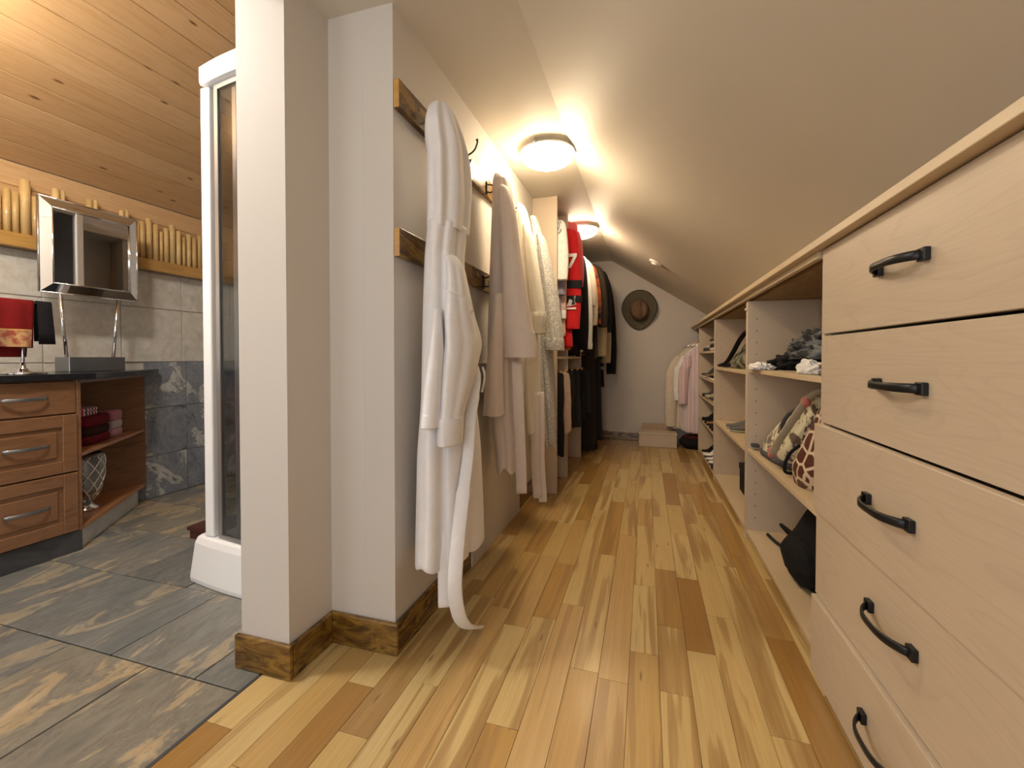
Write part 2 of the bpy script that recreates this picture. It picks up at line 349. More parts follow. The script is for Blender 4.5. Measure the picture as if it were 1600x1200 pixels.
def cloth(name, rings, mat, parent, seed=0, n=64, rows=48, amp=0.10, top_amp=0.04, nf=7, xmin=None, hem=0.012, sup=1.0, hollow=0.04, folds=None):
    """hanging cloth: rings are (z, xc, yc, half_x, half_y) from the top down"""
    R = random.Random(seed)
    fl = folds or [(R.uniform(0, 2 * PI), R.uniform(0.12, 0.3), R.choice([-1, 1]) * R.uniform(0.5, 1.0), R.uniform(-0.5, 0.5)) for _ in range(nf)]
    rr = []
    for k in range(rows + 1):
        t = k / float(rows); z, xc, yc, a, b_ = cr(rings, t)
        A = top_amp + (amp - top_amp) * t; ring = []
        for i in range(n):
            th = 2 * PI * i / n; m = 1.0
            for (t0, w, s, dr) in fl:
                d = (th - t0 - dr * t + PI) % (2 * PI) - PI
                m += A * s * math.exp(-(d / w) ** 2)
            m += 0.35 * A * noise.noise(Vector((math.cos(th) * 2, math.sin(th) * 2, t * 5 + seed * 3.1)))
            c_, s_ = math.cos(th), math.sin(th)
            c_ = math.copysign(abs(c_) ** sup, c_); s_ = math.copysign(abs(s_) ** sup, s_)
            x = xc + a * m * c_
            if xmin is not None: x = max(x, xmin)
            ring.append((x, yc + b_ * m * s_, z + hem * t * t * noise.noise(Vector((math.cos(th) * 1.5, math.sin(th) * 1.5, seed)))))
        rr.append(ring)
    last = rr[-1]; z, xc, yc, a, b_ = rings[-1]
    def shr(f, dz): return [(xc + (p[0] - xc) * f, yc + (p[1] - yc) * f, p[2] + dz) for p in last]
    rr.append(shr(0.97, -0.004)); rr.append(shr(0.88, 0.0)); rr.append(shr(0.82, hollow))
    v, fcs = loft(rr); return mk(name, v, fcs, mat, parent, True)
def blob(name, c, r, mat, parent=None, seed=0, amp=0.25, fr=2.2, nu=36, nv=20, flat=True, zmin=None):
    v = []; fcs = []
    for j in range(nv + 1):
        ph = PI * j / nv
        for i in range(nu):
            th = 2 * PI * i / nu
            d = Vector((math.sin(ph) * math.cos(th), math.sin(ph) * math.sin(th), math.cos(ph)))
            k = 1 + amp * noise.noise(d * fr + Vector((seed * 7.3, seed * 1.7, 0))) + amp * 0.6 * noise.noise(d * fr * 2.6 + Vector((seed * 3.3, 0, seed)))
            p = [c[0] + r[0] * k * d.x, c[1] + r[1] * k * d.y, c[2] + r[2] * k * d.z]
            if zmin is not None: p[2] = max(p[2], zmin)
            v.append(p)
    for j in range(nv):
        for i in range(nu):
            q = (i + 1) % nu
            fcs.append((j * nu + i, j * nu + q, (j + 1) * nu + q, (j + 1) * nu + i))
    return mk(name, v, fcs, mat, parent, True)
def thing(name, loc, label, cat, group=None):
    o = bpy.data.objects.new(name, None); C.objects.link(o); o.location = loc; o.empty_display_size = 0.05
    return tag(o, label, cat, group)
def tag(o, label, cat, group=None):
    o['label'] = label; o['category'] = cat
    if group: o['group'] = group
    return o
def struct(o): o['kind'] = 'structure'; return o
def stuff(o): o['kind'] = 'stuff'; return o

# ------------------------------------------------------------------ setting: floors
rng = random.Random(7)
floor = struct(box('floor', -1.155, 0.90, -2.0, 5.5, -0.05, -0.012, 'subfloor'))
PW = 0.092; plank_mesh = {}
def plank_obj(i, y0, y1):
    L = round((y1 - y0) / 0.02) * 0.02
    if L < 0.03: return
    if L not in plank_mesh:
        o = box('plank', -PW / 2 + 0.0004, PW / 2 - 0.0004, -L / 2 + 0.0005, L / 2 - 0.0005, -0.012, 0, 'maple_plank', None)
        bevel_mesh(o.data, 0.0008, 1); plank_mesh[L] = o.data; bpy.data.objects.remove(o)
    add('plank', plank_mesh[L], floor, (-1.152 + PW * (i + 0.5), y0 + L / 2, -0.006))
for i in range(22):
    y = -0.6 - rng.uniform(0, 0.8)
    y = round(y / 0.02) * 0.02
    while y < 5.499:
        L = round(rng.choice([0.34, 0.46, 0.6, 0.72, 0.86, 1.0, 1.16, 0.52]) / 0.02) * 0.02
        y1 = min(y + L, 5.50)
        if 5.50 - y1 < 0.1: y1 = 5.50
        plank_obj(i, y, y1); y = y1
box('rear_planks', -1.155, 0.90, -2.0, -0.5, -0.0119, -0.0015, 'maple_plank', floor)
bathfloor = struct(box('floor_bathroom', -3.40, -1.155, -2.0, 3.45, -0.05, -0.011, 'grout'))
TX, TY = 0.376, 0.395; tile_mesh = {}
def floor_tile(x0, x1, y0, y1):
    w, h = round(x1 - x0, 3), round(y1 - y0, 3)
    if w < 0.02: return
    if (w, h) not in tile_mesh:
        o = box('tile', -w / 2 + 0.0022, w / 2 - 0.0022, -h / 2 + 0.0022, h / 2 - 0.0022, -0.011, 0, 'slate_floor')
        bevel_mesh(o.data, 0.0015, 1); tile_mesh[(w, h)] = o.data; bpy.data.objects.remove(o)
    o = add('slate_tile', tile_mesh[(w, h)], bathfloor, ((x0 + x1) / 2, (y0 + y1) / 2, -0.0055 + rng.uniform(-0.0012, 0.0012)))
for r in range(-5, 7):
    y0 = 1.01 + r * TY
    x = -1.16; first = True
    off = TX if r % 2 else TX * 0.48
    while x > -3.40:
        x1 = x - (off if first else TX); first = False
        floor_tile(max(x1, -3.40), x, y0, min(y0 + TY, 3.45)); x = x1
struct(box('trim_1', -1.163, -1.151, -2.0, 1.08, -0.012, 0.001, 'dark_seal'))

# ------------------------------------------------------------------ setting: walls
HOOK = -0.805
struct(box('wall_left', -0.92, HOOK, 1.295, 3.16, 0, 2.17, 'paint'))
struct(prism('wall_column', [(-1.25, 1.10), (-1.06, 1.10), (-1.06, 1.295), (-0.9202, 1.295), (-0.9202, 1.37), (-1.25, 1.37)], 0, 2.17, 'paint'))
struct(box('wall_recess', -1.20, -1.12, 3.10, 5.5, 0, 2.17, 'paint'))
struct(box('wall_back', -1.25, 1.0, 5.5, 5.6, 0, 2.4, 'paint'))
struct(box('wall_right', 0.885, 0.96, -2.0, 5.5, 0, 1.345, 'paint'))
# flat ceiling strip, then the slope under the rafters
struct(box('ceiling', -1.25, -0.408, -2.0, 5.5, 2.167, 2.25, 'ceiling_paint'))
sl = 0.64
def slz(x): return 2.167 - sl * (x + 0.408)
struct(mk('ceiling_slope', [(-0.408, -2, 2.167), (1.0, -2, slz(1.0)), (1.0, 5.5, slz(1.0)), (-0.408, 5.5, 2.167), (-0.408, -2, 2.25), (1.0, -2, slz(1.0) + 0.09), (1.0, 5.5, slz(1.0) + 0.09), (-0.408, 5.5, 2.25)], BF, 'ceiling_paint'))
# bathroom shell
struct(box('wall_header', -1.25, -1.17, -2.0, 3.45, 2.25, 3.6, 'paint'))
wb = struct(box('wall_bathroom', -3.46, -3.352, -2.0, 3.45, 0, 2.12, 'beige_grout'))
struct(box('wall_bathroom_far', -3.40, -0.92, 3.40, 3.5, 0, 3.6, 'paint'))
# beige wall tiles, slate wall tiles
def wall_tile(y0, y1, z0, z1, mat, nm, x1=-3.34):
    o = box(nm, -3.352, x1, y0 + 0.0024, y1 - 0.0024, z0 + 0.0024, z1 - 0.0024, mat, wb); bevel_mesh(o.data, 0.0012, 1)
ys = [1.655 + 0.4 * k for k in range(-5, 5)]
for a, b_ in zip(ys[:-1], ys[1:]):
    b_ = min(b_, 3.40)
    wall_tile(a, b_, 1.345, 1.600, 'beige_tile', 'beige_tile')
    wall_tile(a, b_, 0.966, 1.345, 'beige_tile', 'beige_tile')
    if b_ < 2.3: wall_tile(a, b_, 0.60, 0.966, 'beige_tile', 'beige_tile')
ysl = [2.19, 2.486, 2.79, 3.09, 3.40]
wall_tile(2.062, 2.19, 0.002, 0.30, 'slate_wall', 'slate_tile')
for a, b_ in zip(ysl[:-1], ysl[1:]):
    for z0, z1 in ((0.002, 0.30), (0.30, 0.638), (0.638, 0.966)): wall_tile(a, b_, z0, z1, 'slate_wall', 'slate_tile')
# timber ledge and pine boards above it
struct(box('trim_2', -3.352, -3.27, -2.0, 3.40, 1.60, 1.675, 'honey_pine_trim', None, 0.003))
pw = struct(box('wall_pine', -3.46, -3.355, -2.0, 3.45, 1.675, 2.12, 'plywood'))
z = 1.675
while z < 2.05:
    z1 = min(z + 0.135, 2.075); y = -2.0
    for L in (2.2, 3.3):
        box('pine_board', -3.355, -3.342, y + 0.001, min(y + L, 3.40) - 0.001, z + 0.0012, z1 - 0.0012, 'pine_board', pw, 0.002, 1); y += L
    z = z1
bs = 0.60
def bz(x): return 2.075 + bs * (x + 3.34)
cb = struct(mk('ceiling_bathroom', [(-3.46, -2, bz(-3.46) + 0.016), (-1.17, -2, bz(-1.17) + 0.016), (-1.17, 3.5, bz(-1.17) + 0.016), (-3.46, 3.5, bz(-3.46) + 0.016), (-3.46, -2, bz(-3.46) + 0.1), (-1.17, -2, bz(-1.17) + 0.1), (-1.17, 3.5, bz(-1.17) + 0.1), (-3.46, 3.5, bz(-3.46) + 0.1)], BF, 'plywood'))
dx = 0.112; x = -3.342; r = 0; ang = -math.atan(bs)
wlen = dx * math.sqrt(1 + bs * bs)
pm = {}
while x < -1.26:
    y = -2.0; brk = [rng.uniform(0.9, 2.6), 5.5]
    y = -1.99
    for e in (rng.uniform(-0.6, 0.7), 3.395):
        L = e - y
        o = box('pine_board', -wlen / 2 + 0.0012, wlen / 2 - 0.0012, -L / 2 + 0.0008, L / 2 - 0.0008, -0.008, 0.008, 'pine_ceiling_board', None, 0.0022, 1)
        o.parent = cb; o.location = Vector((x + dx / 2, y + L / 2, bz(x + dx / 2) + 0.008)) - wl(cb); o.rotation_euler = (0, ang, 0)
        y = e
    x += dx; r += 1
# rear wall behind the viewer, with two windows made up to frame the added fill lights
wr = [(-3.46, -2.95, 0, 3.6), (-1.75, -1.1, 0, 3.6), (0.40, 1.0, 0, 2.3), (-2.95, -1.75, 0, 0.8), (-2.95, -1.75, 2.1, 3.6), (-1.1, 0.40, 0, 0.7), (-1.1, 0.40, 2.0, 3.6)]
for i, (a, b_, c, d) in enumerate(wr): struct(box('wall_rear' if i == 0 else 'wall_rear_%d' % (i + 1), a, b_, -2.1, -2.0, c, d, 'paint'))
for k, (a, b_, c, d) in enumerate(((-2.95, -1.75, 0.8, 2.1), (-1.1, 0.40, 0.7, 2.0))):
    wf = struct(box('window_%d' % (k + 1), a, b_, -2.1, -2.04, c, c + 0.05, 'white_plastic'))
    box('frame', a, b_, -2.1, -2.04, d - 0.05, d, 'white_plastic', wf); box('frame', a, a + 0.05, -2.1, -2.04, c, d, 'white_plastic', wf)
    box('frame', b_ - 0.05, b_, -2.1, -2.04, c, d, 'white_plastic', wf); box('mullion', (a + b_) / 2 - 0.02, (a + b_) / 2 + 0.02, -2.09, -2.05, c, d, 'white_plastic', wf)
    box('pane', a + 0.05, b_ - 0.05, -2.075, -2.07, c + 0.05, d - 0.05, 'clear_pane', wf)
# stained baseboards
def bb(name, x0, x1, y0, y1, h=0.108):
    struct(box(name, x0, x1, y0, y1, 0.0, h, 'stained_pine', None, 0.005, 2))
bb('baseboard_column', -1.264, -1.043, 1.083, 1.0998)
bb('baseboard_column_side', -1.0598, -1.043, 1.0998, 1.279)
bb('baseboard_recess', -1.0598, -0.789, 1.2785, 1.2948)
bb('baseboard_left', -0.8048, -0.789, 1.2948, 1.93)
bb('baseboard_left_end', -0.8048, -0.789, 2.76, 3.13)
bb('baseboard_back', -1.10, -0.08, 5.484, 5.4998, 0.10)
struct(box('trim_3', -0.8048, -0.786, 1.935, 2.755, 0.0, 0.97, 'paint', None, 0.002, 1))

# ------------------------------------------------------------------ hook rails and hooks
for z0, z1, lab in ((1.825, 1.918, 'stained pine coat rail high on the wall, carrying the bathrobes'), (1.335, 1.430, 'stained pine coat rail at chest height behind the bathrobes')):
    o = tag(box('coat_rail', -0.8045, -0.783, 1.2975, 3.08, z0, z1, 'stained_pine', None, 0.002), lab, 'coat rail')
    box('end_grain', -0.8035, -0.784, 1.2958, 1.2974, z0 + 0.001, z1 - 0.001, 'honey_pine_trim', o)
def hook(y, z, lab, k=1.0):
    t = thing('coat_hook', (-0.7830, y, z), lab, 'hook', 'iron hooks on the coat rails')
    box('plate', -0.7828, -0.7770, y - 0.011, y + 0.011, z - 0.04, z + 0.025, 'bronze_hook', t, 0.002)
    p = smoothpath([(-0.7790, y, z + 0.012), (-0.7480, y, z + 0.018 * k), (-0.7230, y, z + 0.035 * k), (-0.7100, y, z + 0.066 * k), (-0.7130, y, z + 0.078 * k)])
    tube('upper_prong', p, 0.0042, 'bronze_hook', t, 8, [0.004] * (len(p) - 5) + [0.0045, 0.0055, 0.0068, 0.0068, 0.003])
    p = smoothpath([(-0.7790, y, z - 0.025), (-0.7610, y, z - 0.032), (-0.7460, y, z - 0.022), (-0.7430, y, z - 0.004)])
    tube('lower_prong', p, 0.0042, 'bronze_hook', t, 8, [0.004] * (len(p) - 4) + [0.0048, 0.006, 0.006, 0.003])
HK = {'a': 1.50, 'b': 1.815, 'c': 2.13, 'd': 2.50, 'e': 2.85}
hook(HK['b'], 1.872, 'empty iron double hook on the upper coat rail between the white and cream robes')
hook(HK['c'] - 0.05, 1.384, 'iron double hook on the lower coat rail beside the cream robe')
hook(HK['a'], 1.868, 'iron hook on the upper rail hidden in the white robe hood', 0.25)
hook(HK['c'], 1.868, 'iron hook on the upper rail holding the cream robe', 0.25)
hook(HK['d'], 1.868, 'iron hook on the upper rail holding the ivory robe', 0.25)
hook(HK['e'], 1.868, 'iron hook on the upper rail holding the grey speckled robe', 0.25)

# ------------------------------------------------------------------ bathrobes
XW = -0.80
t = thing('bathrobe', (-0.69, 1.47, 0.30), 'long white hooded bathrobe with a trailing belt, nearest of the robes', 'bathrobe', 'bathrobes on the coat rails')
hood = [(1.915, -0.715, 1.475, 0.012, 0.012), (1.900, -0.712, 1.465, 0.030, 0.045), (1.861, -0.700, 1.445, 0.042, 0.070), (1.803, -0.690, 1.440, 0.055, 0.098), (1.758, -0.690, 1.458, 0.062, 0.110), (1.713, -0.690, 1.480, 0.063, 0.122), (1.626, -0.690, 1.488, 0.064, 0.126), (1.536, -0.690, 1.484, 0.062, 0.123), (1.450, -0.690, 1.472, 0.0595, 0.1165)]
cloth('hood', hood, 'white_terry', t, 11, 80, 50, 0.12, 0.10, 0, -0.766, 0.0, folds=[(-1.25, 0.16, 0.9, 0.1), (-0.85, 0.16, -0.9, -0.1), (-0.45, 0.18, 0.9, 0.0), (-0.05, 0.15, -0.8, 0.1), (0.35, 0.2, 0.7, 0.1), (2.2, 0.3, 0.4, 0.1), (-1.7, 0.2, -0.5, 0.0)])
body = [(1.47, -0.690, 1.472, 0.058, 0.114), (1.372, -0.690, 1.452, 0.056, 0.112), (1.306, -0.690, 1.450, 0.058, 0.116), (1.173, -0.690, 1.453, 0.063, 0.126), (1.040, -0.690, 1.465, 0.068, 0.142), (0.907, -0.685, 1.464, 0.074, 0.158), (0.774, -0.685, 1.474, 0.080, 0.177), (0.643, -0.680, 1.468, 0.086, 0.189), (0.489, -0.680, 1.472, 0.090, 0.199), (0.300, -0.680, 1.474, 0.092, 0.205)]
cloth('robe_body', body, 'white_terry', t, 12, 96, 70, 0.17, 0.09, 0, -0.786, 0.03, folds=[(-1.35, 0.22, 0.5, 0.0), (-0.95, 0.10, -1.0, -0.1), (-0.62, 0.22, 0.6, 0.0), (-0.2, 0.10, -1.2, 0.1), (0.25, 0.25, 0.6, 0.1), (0.75, 0.14, -0.9, 0.05), (1.15, 0.2, 0.4, 0.0), (2.4, 0.3, 0.4, 0.0)])
slv = [(1.345, -0.645, 1.400, 0.020, 0.040), (1.304, -0.622, 1.385, 0.024, 0.052), (1.230, -0.612, 1.383, 0.030, 0.066), (1.145, -0.610, 1.398, 0.038, 0.090), (1.060, -0.610, 1.428, 0.045, 0.120), (0.996, -0.610, 1.411, 0.044, 0.116), (0.912, -0.610, 1.374, 0.040, 0.098), (0.831, -0.610, 1.335, 0.034, 0.073), (0.790, -0.610, 1.319, 0.031, 0.065)]
s1 = cloth('sleeve', slv, 'white_terry', t, 13, 64, 44, 0.08, 0.10, 0, None, 0.0, folds=[(-1.6, 0.3, 0.7, 0.2), (-0.9, 0.22, -0.9, 0.3), (-0.3, 0.25, 0.6, 0.2), (0.4, 0.2, -0.7, -0.2), (1.1, 0.3, 0.6, 0.0)])
tube('seam', [(-0.609 + 0.0445 * math.cos(a), 1.372 + 0.080 * math.sin(a), 1.180 - 0.03 * math.sin(a)) for a in [-1.7 + 0.2 * i for i in range(16)]], 0.0022, 'white_terry', s1, 6)
cloth('cuff', [(0.805, -0.610, 1.322, 0.034, 0.069), (0.79, -0.610, 1.319, 0.0345, 0.070), (0.75, -0.610, 1.315, 0.034, 0.069), (0.722, -0.610, 1.314, 0.033, 0.068)], 'white_terry', s1, 14, 56, 14, 0.05, 0.05, 4, None, 0.0)
s2 = cloth('sleeve', [(1.16, -0.665, 1.335, 0.012, 0.02), (1.05, -0.650, 1.300, 0.018, 0.030), (0.996, -0.648, 1.290, 0.022, 0.033), (0.916, -0.648, 1.274, 0.025, 0.038), (0.837, -0.648, 1.262, 0.027, 0.042), (0.782, -0.648, 1.252, 0.028, 0.044)], 'white_terry', t, 15, 48, 30, 0.10, 0.08, 5, None, 0.0)
bp = smoothpath([(-0.612, 1.545, 0.965), (-0.596, 1.51, 0.90), (-0.585, 1.43, 0.80), (-0.578, 1.385, 0.66), (-0.575, 1.33, 0.53), (-0.575, 1.295, 0.41), (-0.575, 1.27, 0.28), (-0.577, 1.30, 0.175), (-0.58, 1.36, 0.10), (-0.585, 1.45, 0.035), (-0.585, 1.50, 0.010)])
ribbon('belt_tail', bp, [0.014, 0.016, 0.018] + [0.024] * 6 + [0.032] * 14 + [0.038] * (len(bp) - 23), (0.9, 0.42, 0), 0.004, 'white_terry', t)
ribbon('belt_tail', smoothpath([(-0.64, 1.33, 0.42), (-0.635, 1.32, 0.36), (-0.63, 1.312, 0.28), (-0.632, 1.318, 0.175)]), 0.038, (0.9, 0.42, 0), 0.004, 'white_terry', t)
ribbon('belt_loop', smoothpath([(-0.628, 1.66, 0.96), (-0.618, 1.655, 0.92), (-0.626, 1.645, 0.86)]), 0.012, (0, 1, 0), 0.003, 'white_terry', t)

t = thing('bathrobe', (-0.68, 2.13, 0.44), 'cream fleece bathrobe with wide turned cuffs, second robe along the rail', 'bathrobe', 'bathrobes on the coat rails')
cloth('robe_body', [(1.915, -0.72, 2.11, 0.012, 0.02), (1.89, -0.71, 2.115, 0.030, 0.045), (1.867, -0.700, 2.12, 0.043, 0.06), (1.719, -0.691, 2.13, 0.057, 0.09), (1.496, -0.686, 2.13, 0.068, 0.11), (1.244, -0.686, 2.13, 0.076, 0.12), (0.994, -0.682, 2.13, 0.085, 0.13), (0.743, -0.674, 2.13, 0.080, 0.13), (0.554, -0.660, 2.13, 0.068, 0.12), (0.43, -0.658, 2.13, 0.060, 0.115)], 'cream_fleece', t, 21, 90, 64, 0.18, 0.08, 9, -0.766, 0.05)
s1 = cloth('sleeve', [(1.83, -0.672, 2.06, 0.018, 0.03), (1.783, -0.655, 2.03, 0.030, 0.04), (1.659, -0.637, 2.03, 0.042, 0.05), (1.476, -0.622, 2.03, 0.050, 0.06), (1.294, -0.605, 2.03, 0.062, 0.07), (1.174, -0.594, 2.03, 0.072, 0.07), (1.09, -0.585, 2.03, 0.078, 0.07)], 'cream_fleece', t, 22, 60, 44, 0.08, 0.06, 5)
cloth('cuff', [(1.12, -0.588, 2.03, 0.081, 0.074), (1.10, -0.587, 2.03, 0.083, 0.075), (1.03, -0.580, 2.03, 0.085, 0.075), (1.00, -0.578, 2.03, 0.084, 0.074)], 'cream_fleece', s1, 23, 56, 12, 0.05, 0.05, 4, None, 0.0)
cloth('sleeve', [(1.30, -0.672, 1.985, 0.02, 0.03), (1.171, -0.668, 1.965, 0.027, 0.045), (0.994, -0.678, 1.96, 0.037, 0.05), (0.875, -0.684, 1.96, 0.044, 0.05), (0.730, -0.687, 1.96, 0.050, 0.05)], 'cream_fleece', t, 24, 48, 34, 0.10, 0.08, 5)
ribbon('belt_tail', smoothpath([(-0.585, 2.00, 0.98), (-0.575, 1.995, 0.75), (-0.572, 2.02, 0.52), (-0.576, 2.05, 0.34)]), 0.045, (0.95, 0.3, 0), 0.004, 'cream_fleece', t)

t = thing('bathrobe', (-0.65, 2.5, 0.58), 'ivory ribbed-cuff bathrobe hanging between the cream and grey robes', 'bathrobe', 'bathrobes on the coat rails')
cloth('robe_body', [(1.90, -0.722, 2.49, 0.012, 0.02), (1.875, -0.705, 2.5, 0.02, 0.04), (1.803, -0.694, 2.5, 0.035, 0.07), (1.578, -0.672, 2.5, 0.05, 0.09), (1.285, -0.652, 2.5, 0.05, 0.1), (0.993, -0.645, 2.5, 0.048, 0.1), (0.700, -0.632, 2.5, 0.048, 0.1), (0.58, -0.622, 2.5, 0.048, 0.1)], 'ivory_waffle', t, 31, 80, 60, 0.2, 0.08, 9, -0.766, 0.05)
s1 = cloth('sleeve', [(1.76, -0.665, 2.45, 0.012, 0.03), (1.673, -0.640, 2.43, 0.024, 0.045), (1.421, -0.607, 2.43, 0.034, 0.05), (1.242, -0.589, 2.43, 0.042, 0.05)], 'ivory_waffle', t, 32, 48, 30, 0.08, 0.06, 5)
cloth('cuff', [(1.25, -0.589, 2.43, 0.043, 0.052), (1.22, -0.588, 2.43, 0.045, 0.053), (1.16, -0.584, 2.43, 0.036, 0.047), (1.135, -0.583, 2.43, 0.034, 0.045)], 'ivory_waffle', s1, 33, 64, 14, 0.10, 0.10, 14, None, 0.0)
for yy, xx, zz in ((2.44, -0.600, 0.20), (2.47, -0.575, 0.17)):
    ribbon('belt_tail', smoothpath([(xx - 0.01, yy, 0.80), (xx, yy - 0.02, 0.6), (xx, yy - 0.02, 0.4), (xx + 0.012, yy - 0.01, zz)]), 0.04, (0.95, 0.25, 0), 0.004, 'cream_fleece', t)

t = thing('bathrobe', (-0.63, 2.85, 0.42), 'grey speckled fleece bathrobe, last robe before the maple end panel', 'bathrobe', 'bathrobes on the coat rails')
cloth('robe_body', [(1.925, -0.72, 2.84, 0.012, 0.02), (1.905, -0.717, 2.85, 0.025, 0.05), (1.741, -0.688, 2.85, 0.045, 0.07), (1.489, -0.665, 2.85, 0.05, 0.09), (1.240, -0.648, 2.85, 0.05, 0.09), (0.992, -0.634, 2.85, 0.05, 0.09), (0.660, -0.612, 2.85, 0.045, 0.09), (0.43, -0.600, 2.85, 0.038, 0.08)], 'grey_speckle', t, 41, 80, 60, 0.2, 0.08, 9, -0.766, 0.06)
s1 = cloth('sleeve', [(1.80, -0.668, 2.80, 0.014, 0.03), (1.722, -0.640, 2.78, 0.028, 0.05), (1.477, -0.603, 2.78, 0.044, 0.06), (1.234, -0.574, 2.78, 0.057, 0.06), (1.10, -0.563, 2.78, 0.060, 0.06)], 'grey_speckle', t, 42, 56, 36, 0.10, 0.08, 6)
cloth('cuff', [(1.12, -0.564, 2.78, 0.063, 0.063), (1.09, -0.562, 2.78, 0.065, 0.064), (1.045, -0.560, 2.78, 0.063, 0.062)], 'grey_speckle', s1, 43, 48, 10, 0.05, 0.05, 4, None, 0.0)

# ------------------------------------------------------------------ hanging wardrobe beyond the robes
wd = thing('wardrobe', (-0.87, 4.3, 0), 'built-in maple hanging wardrobe with three bays beyond the bathrobes', 'wardrobe')
for y in (3.165, 3.62, 4.40): box('upright_panel', -1.119, -0.622, y, y + 0.02, 0.0, 2.165, 'maple_laminate', wd, 0.001, 1)
for a, b_ in ((3.186, 3.619), (3.641, 4.399)): box('shelf', -1.119, -0.625, a, b_, 0.985, 1.004, 'maple_laminate', wd, 0.001, 1)
for a, b_, z in ((3.186, 3.619, 2.085), (3.641, 4.399, 2.085), (4.421, 5.499, 2.085), (3.186, 3.619, 0.945), (3.641, 4.399, 0.945)):
    tube('hanging_rod', [(-0.86, a, z), (-0.86, b_, z)], 0.014, 'chrome', wd, 14)
RX = -0.86

def hanger(t, x, y, z, w, nm='hanger'):
    p = [(x, y, z - 0.055), (x, y, z - 0.016)] + [(x + 0.0155 - 0.0175 * math.cos(a), y, z + 0.0175 * math.sin(a)) for a in [0.0, 0.5, 1.0, 1.5, 2.0, 2.5, 3.0, 3.5]]
    p = [(x, y, z - 0.055), (x, y, z - 0.022)] + [(x - 0.018 * math.cos(a), y, z + 0.018 * math.sin(a)) for a in (-0.9, -0.4, 0, 0.5, 1.0, 1.57, 2.1, 2.7, 3.2)]
    h = tube(nm, p, 0.002, 'chrome', t, 6)
    tube('hanger_arm', [(x - w, y, z - 0.115), (x - w * 0.5, y, z - 0.075), (x, y, z - 0.052), (x + w * 0.5, y, z - 0.075), (x + w, y, z - 0.115)], 0.004, 'chrome', h, 6)
def garment(name, lab, cat, y, mat, zt=2.035, hw=0.215, length=0.85, th=0.03, slen=0.58, smat=None, xc=RX, sout=0.03, seed=1, collar=None, sw=0.05, group='clothes on the wardrobe rods', cuff=None, rodz=2.085, xmin=-1.112, sleeve_both=True, sh=1.0, amp=0.10):
    """a shirt or jacket on a hanger, its breadth along X, front towards the viewer"""
    t = thing(name, (xc, y, zt - length), lab, cat, group)
    zb = zt - length
    w0 = min(hw, xc - xmin)
    sp = [(zt, xc, y, 0.055, th * 0.8), (zt - 0.02, xc, y, 0.075, th), (zt - 0.05 * sh, xc, y, hw * 0.68, th), (zt - 0.085 * sh, xc, y, hw * 0.92, th * 1.05), (zt - 0.15 * sh, xc, y, hw, th * 1.2), (zt - 0.40, xc, y, hw * 0.98, th * 1.25), (zt - 0.40 - (length - 0.4) * 0.5, xc, y, hw * 1.02, th * 1.3), (zb, xc, y, hw * 1.06, th * 1.3)]
    cloth('body', sp, mat, t, seed, 64, 36, amp, amp * 0.3, 9, xmin, 0.012 + amp * 0.1, sup=0.75)
    sm = smat or mat
    for s in ((1, -1) if sleeve_both else (1,)):
        x0 = xc + s * hw * 0.86; ze = zt - 0.09 - slen
        rs = [(zt - 0.075 * sh, x0, y - 0.004, 0.03, th * 0.8), (zt - 0.13 * sh, x0 + s * sout * 0.6, y - 0.008, sw, th * 1.15), (zt - 0.13 - slen * 0.3, x0 + s * sout * 1.2, y - 0.012, sw * 1.02, th * 1.25), (zt - 0.1 - slen * 0.7, x0 + s * sout * 1.5, y - 0.016, sw * 0.92, th * 1.2), (ze, x0 + s * sout * 1.5, y - 0.018, sw * 0.8, th * 1.1)]
        so = cloth('sleeve', rs, sm, t, seed + 5 + s, 32, 24, 0.10, 0.05, 5, xmin, 0.0)
        if cuff: cloth('cuff', [(ze + 0.05, x0 + s * sout * 1.5, y - 0.018, sw * 0.84, th * 1.15), (ze + 0.02, x0 + s * sout * 1.5, y - 0.018, sw * 0.87, th * 1.2), (ze - 0.012, x0 + s * sout * 1.5, y - 0.018, sw * 0.84, th * 1.15)], cuff, so, seed, 32, 8, 0.04, 0.04, 4, None, 0.0)
    cm = collar or mat
    n = 20
    rr = [[(xc + rx * math.cos(2 * PI * i / n), y + ry * math.sin(2 * PI * i / n), zt + dz - 0.012 * (1 - math.sin(2 * PI * i / n))) for i in range(n)] for rx, ry, dz in ((0.060, th * 1.05, -0.015), (0.064, th * 1.2, 0.012), (0.058, th * 1.0, 0.02), (0.05, th * 0.8, 0.005))]
    v, fcs = loft(rr); mk('collar', v, fcs, cm, t, True)
    hanger(t, xc, y, rodz, min(hw * 0.8, 0.17))
    return t
def patch(t, name, poly, y, mat, d=0.003):
    return extrude(name, [(px, y, pz) for px, pz in poly], (0, d, 0), mat, t)
def sleeve_band(t, sx, y, z0, z1, a, b_, mat):
    cloth('stripe_band', [(z1, sx, y, a, b_), ((z0 + z1) / 2, sx, y, a * 1.02, b_ * 1.02), (z0, sx, y, a, b_)], mat, t, 3, 32, 6, 0.03, 0.03, 4, None, 0.0, hollow=0.003)

